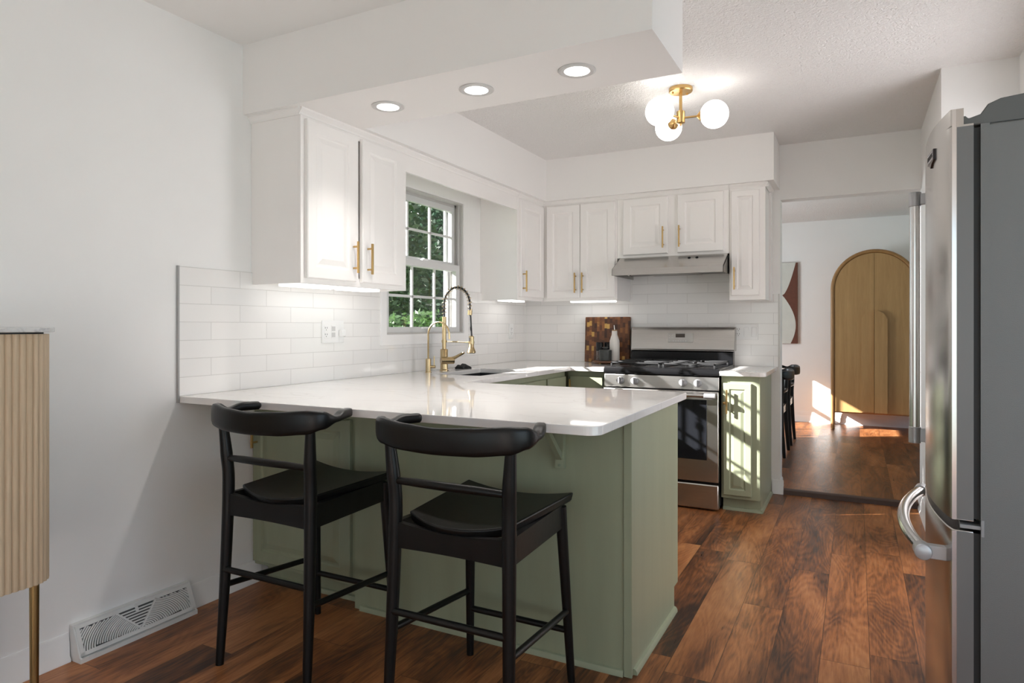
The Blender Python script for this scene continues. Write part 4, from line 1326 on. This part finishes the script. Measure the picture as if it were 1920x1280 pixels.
# freezer handle (bowed horizontal bar)
hb = []
zf = 0.600
for i in range(21):
    u = -1 + 2 * i / 20
    yy = FW / 2 + u * (FW / 2 - 0.045)
    hb.append((-0.058 - 0.050 * (1 - u * u), yy, zf))
MB().tube(hb, 0.0165, 16).build('drawer_handle', 'chrome', fz_, local=True)
for yy, s in ((0.045, -1), (FW - 0.045, 1)):
    MB().tube([(-0.058, yy + s * 0.026, zf), (-0.058, yy + s * 0.022, zf), (-0.058, yy, zf), (-0.064, yy - s * 0.02, zf)], [0.012, 0.0205, 0.021, 0.0195], 20).box(-0.058, 0.002, yy - 0.012, yy + 0.012, zf - 0.017, zf + 0.017).build('handle_bracket', 'bracket', fz_, local=True, bevel=0.002)
# badge on the door
by, bz = 0.185, 1.628
nx = Vector((-1, (bow(by + .01) - bow(by - .01)) / -0.02 * -1, 0)).normalized()
tang = Vector((bow(by + .01) - bow(by - .01), 0.02, 0)).normalized()
bm4 = Matrix(((tang.x * -1, 0, -abs(tang.y), bow(by)), (tang.y * -1, 0, tang.x, by), (0, 1, 0, bz), (0, 0, 0, 1)))
shield = [(-0.045, 0.021), (0.045, 0.021), (0.045, -0.008), (0.018, -0.014), (0.0, -0.023), (-0.018, -0.014), (-0.045, -0.008)]
m = MB().rings([[(a, b, z) for a, b in shield] for z in (-0.001, 0.004)])
m.v = [bm4 @ p for p in m.v]
bdg = m.build('badge', plain('badge_dark', (0.05, 0.045, 0.05), 0.25, 0.6), door_n, local=True)
m = MB().rings([[(a * 0.86, b * 0.80 + 0.001, z) for a, b in shield[:3]] + [(-0.045 * 0.86, -0.0054, z)] for z in (0.004, 0.0048)])
m.v = [bm4 @ p for p in m.v]
m.build('badge_plate', plain('badge_plate', (0.55, 0.53, 0.55), 0.3, 0.6), bdg, local=True)
tx = bpy.data.curves.new('badge_lettering', 'FONT')
tx.body = 'MAYTAG'; tx.size = 0.018; tx.align_x = 'CENTER'; tx.align_y = 'CENTER'; tx.extrude = 0.0006
tmp = bpy.data.objects.new('lettering_source', tx)
COL.objects.link(tmp)
bpy.context.view_layer.update()
tme = bpy.data.meshes.new_from_object(tmp.evaluated_get(bpy.context.evaluated_depsgraph_get()))
bpy.data.objects.remove(tmp)
tme.name = 'badge_lettering'
tme.materials.clear()
tme.materials.append(plain('badge_letters', (0.03, 0.028, 0.03), 0.3))
to = bpy.data.objects.new('badge_lettering', tme)
COL.objects.link(to)
to.parent = bdg
to.matrix_local = bm4 @ Matrix.Translation((0, 0.006, 0.0052))

# ------------------------------------------------------------------ reeded sideboard at the left edge
sb = empty('sideboard', (0.2, 0.55, 0.0), 'reeded pale oak sideboard with marble top by the left wall', 'sideboard')
SXF, SY1_, SY0_, RR = 0.400, 1.108, 0.12, 0.075
def outline(xf, ya, yb, rad, n=10):
    pts = [(0.012, ya)]
    pts += [(xf - rad + rad * math.sin(PI / 2 * i / n), ya + rad - rad * math.cos(PI / 2 * i / n)) for i in range(n + 1)]
    pts += [(xf - rad + rad * math.cos(PI / 2 * i / n), yb - rad + rad * math.sin(PI / 2 * i / n)) for i in range(n + 1)]
    pts += [(0.012, yb)]
    return pts
ol = [Vector((x, y, 0)) for x, y in outline(SXF, SY0_, SY1_, RR, 12)]
seglen = [(ol[i + 1] - ol[i]).length for i in range(len(ol) - 1)]
tot = sum(seglen)
pitch = 0.0176
nfl = int(tot / pitch)
sub = 8
flu = []
for k in range(nfl * sub + 1):
    s = tot * k / (nfl * sub)
    acc = 0
    for i, L_ in enumerate(seglen):
        if s <= acc + L_ + 1e-9:
            u = (s - acc) / L_
            p = ol[i].lerp(ol[i + 1], min(u, 1)); d_ = (ol[i + 1] - ol[i]).normalized()
            break
        acc += L_
    nr = Vector((d_.y, -d_.x, 0))
    dep = 0.0055 * (abs(math.sin(PI * (k / sub))) ** 0.7 - 1)
    flu.append(p + nr * dep)
m = MB().rings([[(p.x, p.y, z) for p in flu] for z in (0.440, 1.152)])
m.build('body', 'pale_oak', sb, smooth=28)
MB().prism(outline(SXF + 0.014, SY0_ - 0.012, SY1_ + 0.012, RR + 0.012, 12), 'z', 1.157, 1.171).build('marble_top', 'marble', sb, bevel=0.002)
MB().prism(outline(SXF - 0.010, SY0_ + 0.01, SY1_ - 0.010, RR, 8), 'z', 1.150, 1.158).build('shadow_gap', 'black_matte', sb)
for xx, yy in ((0.352, SY1_ - 0.045), (0.352, SY0_ + 0.045), (0.06, SY1_ - 0.045), (0.06, SY0_ + 0.045)):
    MB().tube([(xx, yy, 0.0), (xx, yy, 0.441)], [0.0105, 0.0125], 20).build('leg', 'brass_dark', sb)

# ------------------------------------------------------------------ floor register on the left wall
vt = empty('floor_register', (0.03, 1.58, 0.0), 'white metal baseboard register with curved louvers on the left wall', 'vent')
VY0, VY1 = 1.352, 1.812
pt, pb = Vector((0.022, 0, 0.118)), Vector((0.062, 0, 0.020))      # top and bottom of the sloped face
sv = (pt - pb); H_ = sv.length; sv.normalize(); nv_ = Vector((sv.z, 0, -sv.x))
if nv_.x < 0: nv_ = -nv_
def fp(y, h, d_=0.0):
    return Vector((0, y, 0)) + pb + sv * h + nv_ * d_
prof = [(0.001, 0.0), (0.070, 0.0), (0.070, 0.016), (0.062, 0.020), (0.0215, 0.118), (0.020, 0.124), (0.001, 0.124)]
m = MB().prism([(x, z) for x, z in prof], 'y', VY0, VY0 + 0.006).prism([(x, z) for x, z in prof], 'y', VY1 - 0.006, VY1)
m.box(0.001, 0.070, VY0 + 0.006, VY1 - 0.006, 0.0, 0.016).box(0.001, 0.021, VY0 + 0.006, VY1 - 0.006, 0.116, 0.124)
m.build('register_body', 'vent', vt, smooth=None)
def fbox(mm, ya, ha, yb, hb_, half, d0, d1):
    a, b = Vector((ya, ha)), Vector((yb, hb_))
    d_ = (b - a).normalized(); n_ = Vector((-d_.y, d_.x)) * half
    rings = []
    for q2 in (a, b):
        rings.append([fp(q2.x - n_.x, q2.y - n_.y, d0), fp(q2.x + n_.x, q2.y + n_.y, d0), fp(q2.x + n_.x, q2.y + n_.y, d1), fp(q2.x - n_.x, q2.y - n_.y, d1)])
    mm.rings(rings)
m = MB()
fbox(m, VY0 + 0.006, H_ / 2, VY1 - 0.006, H_ / 2, H_ / 2, -0.008, -0.006)
m.build('recess', 'vent_dark', vt)
m = MB()
fbox(m, VY0 + 0.006, 0.007, VY1 - 0.006, 0.007, 0.007, -0.006, 0.001)
fbox(m, VY0 + 0.006, H_ - 0.006, VY1 - 0.006, H_ - 0.006, 0.006, -0.006, 0.001)
fbox(m, VY0 + 0.013, 0, VY0 + 0.013, H_, 0.007, -0.006, 0.001)
fbox(m, VY1 - 0.013, 0, VY1 - 0.013, H_, 0.007, -0.006, 0.001)
ymid = (VY0 + VY1) / 2
VW = 0.080
fbox(m, ymid, 0.012, ymid - VW, H_ - 0.008, 0.0035, -0.006, 0.001)
fbox(m, ymid, 0.012, ymid + VW, H_ - 0.008, 0.0035, -0.006, 0.001)
m.build('face_grille', 'vent', vt)
m = MB()
hlo, hhi = 0.013, H_ - 0.011
for s in (-1, 1):
    k = 0
    while True:
        # arcs centred below the middle of the register
        Rk = 0.024 + k * 0.0088
        k += 1
        if Rk > 0.30: break
        pts = []
        for i in range(25):
            a = PI / 2 * i / 24
            y = ymid + s * Rk * math.cos(a); h = 0.006 + 0.62 * Rk * math.sin(a)
            lim = ymid + s * (VW * (h - 0.012) / (H_ - 0.020) + 0.002)
            if hlo <= h <= hhi and (y - lim) * s > 0 and VY0 + 0.018 < y < VY1 - 0.018:
                pts.append((y, h))
        for p_, q_ in zip(pts, pts[1:]):
            fbox(m, p_[0], p_[1], q_[0], q_[1], 0.0023, -0.005, 0.0)
for i in range(1, 8):
    h = hlo + (hhi - hlo) * i / 8
    w_ = VW * (h - 0.012) / (H_ - 0.020) - 0.004
    if w_ > 0.006:
        fbox(m, ymid - w_, h, ymid + w_, h, 0.0026, -0.005, 0.0)
lv = m.build('louver', 'vent', vt, smooth=None)
m = MB()
fbox(m, ymid - 0.004, H_ - 0.030, ymid - 0.004, H_ - 0.002, 0.004, 0.0, 0.008)
m.build('damper_lever', 'vent', vt)

# ------------------------------------------------------------------ dining room beyond the opening
AX0, AX1, AYF, AYB = 2.205, 3.060, 8.215, 8.600
ACX = (AX0 + AX1) / 2; AR = (AX1 - AX0) / 2
AZ = 2.012 - AR
ac = empty('arched_cabinet', (ACX, AYF, 0.03), 'tall arched oak cabinet with two doors against the far wall', 'cabinet')
def arch(r_, zb, n=36):
    return [(ACX - r_, zb)] + [(ACX - r_ * math.cos(PI * i / n), AZ + r_ * math.sin(PI * i / n)) for i in range(n + 1)] + [(ACX + r_, zb)]
m = MB().prism(arch(AR - 0.012, 0.21), 'y', AYF + 0.020, AYB)
m.build('carcass', 'oak_frame', ac, smooth=30)
path = [(x, AYF + 0.008, z) for x, z in arch(AR - 0.020, 0.03)]
MB().tube(path, 0.020, 12).build('arch_frame', 'oak_frame', ac, smooth=50)
for s in (-1, 1):
    n = 24
    pts = [(ACX + s * 0.0015, 0.225)] + [(ACX + s * 0.0015, AZ + AR - 0.042)]
    pts += [(ACX + s * (AR - 0.042) * math.sin(PI / 2 * i / n), AZ + (AR - 0.042) * math.cos(PI / 2 * i / n)) for i in range(1, n + 1)]
    pts += [(ACX + s * (AR - 0.042), 0.225)]
    d = MB().prism(pts, 'y', AYF, AYF + 0.019).build('door', 'oak', ac, smooth=30)
    hw, z0_, z1_ = 0.125, 0.232, 1.345
    hp = [(ACX + s * 0.002, z0_), (ACX + s * hw, z0_), (ACX + s * hw, z1_ - hw)] + [(ACX + s * hw * math.cos(PI / 2 * i / 12), z1_ - hw + hw * math.sin(PI / 2 * i / 12)) for i in range(1, 12)] + [(ACX + s * 0.002, z1_)]
    MB().prism(hp, 'y', AYF - (0.045 if s > 0 else 0.012), AYF - 0.0005).build('handle', 'oak', d, smooth=30)
for xx in (AX0 + 0.02, AX1 - 0.02):
    MB().cyl((xx, AYB - 0.02, 0.03), (xx, AYB - 0.02, 0.25), 0.016, n=12).build('leg', 'oak_frame', ac)

# abstract canvas
ca = empty('wall_canvas', (1.45, 8.645, 0.965), 'abstract canvas of pale rounded shapes on brown, left of the arched cabinet', 'picture')
CX0, CX1, CZ0_, CZ1_ = 1.07, 1.835, 0.965, 1.935
box('canvas', 'art_brown', CX0, CX1, 8.615, 8.648, CZ0_, CZ1_, ca, bevel=0.002)
pc = 1.665
pz = 1.545
n = 24
lower = []
H1 = pz - CZ0_
def halfw(u):    # 0 at the pinch, 1 at the end
    return 0.150 * math.sin(min(1.0, u) * PI * 0.80) ** 0.9
lo_pts = [(pc + halfw(i / n), pz - H1 * i / n) for i in range(n + 1)] + [(pc - 2.2 * halfw(i / n), pz - H1 * i / n) for i in range(n, -1, -1)]
MB().prism(lo_pts[:-1], 'y', 8.6125, 8.6155).build('pale_shape', 'art_cream', ca, smooth=None)
H2 = CZ1_ - pz
up_pts = [(pc + 0.150 * (i / n) ** 0.62, pz + H2 * i / n) for i in range(n + 1)] + [(pc - 0.30 * (i / n) ** 0.62, pz + H2 * i / n) for i in range(n, -1, -1)]
MB().prism(up_pts[:-1], 'y', 8.6125, 8.6155).build('pale_shape', 'art_cream', ca, smooth=None)

# ------------------------------------------------------------------ outside
struct(box('ground', 'lawn', -14, -0.13, -4, 20, -0.35, -0.30))


def tree(name, base, crown_c, crown_r, n_leaf, mat, label, size=0.06, seed=1):
    rnd = random.Random(seed)
    r = empty(name, base, label, 'tree' if 'tree' in name else 'shrub', 'greenery outside the kitchen window')
    x, y, z = base
    MB().tube([(x, y, z - 0.0), (x + 0.05, y + 0.02, (z + crown_c[2]) / 2), (crown_c[0], crown_c[1], crown_c[2] + crown_r[2] * 0.4)], [0.11, 0.085, 0.03], 10).build('trunk', 'bark', r)
    V, F = [], []
    for i in range(n_leaf):
        while True:
            p = Vector((rnd.uniform(-1, 1), rnd.uniform(-1, 1), rnd.uniform(-1, 1)))
            if 0.35 < p.length < 1: break
        # clumpy crown
        c_ = Vector((crown_c[0] + p.x * crown_r[0], crown_c[1] + p.y * crown_r[1], crown_c[2] + p.z * crown_r[2]))
        a = Vector((rnd.gauss(0, 1), rnd.gauss(0, 1), rnd.gauss(0, 0.6))).normalized()
        b = a.cross(Vector((rnd.gauss(0, 1), rnd.gauss(0, 1), rnd.gauss(0, 1)))).normalized()
        s = size * rnd.uniform(0.6, 1.3)
        k = len(V)
        V += [c_ - a * s, c_ + b * s * 0.42, c_ + a * s, c_ - b * s * 0.42]
        F.append((k, k + 1, k + 2, k + 3))
    MB().add(V, F).build('crown', mat, r, smooth=None, recalc=False)
    return r


tree('broadleaf_tree', (-4.4, 7.9, -0.3), (-4.4, 7.9, 2.0), (1.3, 1.5, 2.0), 10000, 'leaf_a', 'mid-green broadleaf tree seen in the left panes of the window', 0.075, 1)
tree('broadleaf_tree', (-4.6, 11.1, -0.3), (-4.6, 11.1, 2.1), (1.4, 1.6, 2.1), 11000, 'leaf_b', 'blue-green broadleaf tree seen in the right panes of the window', 0.08, 2)
tree('broadleaf_tree', (-8.8, 15.5, -0.3), (-8.8, 15.5, 3.2), (2.6, 4.6, 3.6), 13000, 'leaf_b', 'large dark tree filling the view behind the nearer foliage outside', 0.16, 3)
tree('garden_shrub', (-1.6, 5.9, -0.3), (-1.6, 5.9, 0.50), (0.6, 1.5, 0.85), 6000, 'leaf_a', 'low bushy shrub seen through the bottom panes of the window', 0.05, 4)
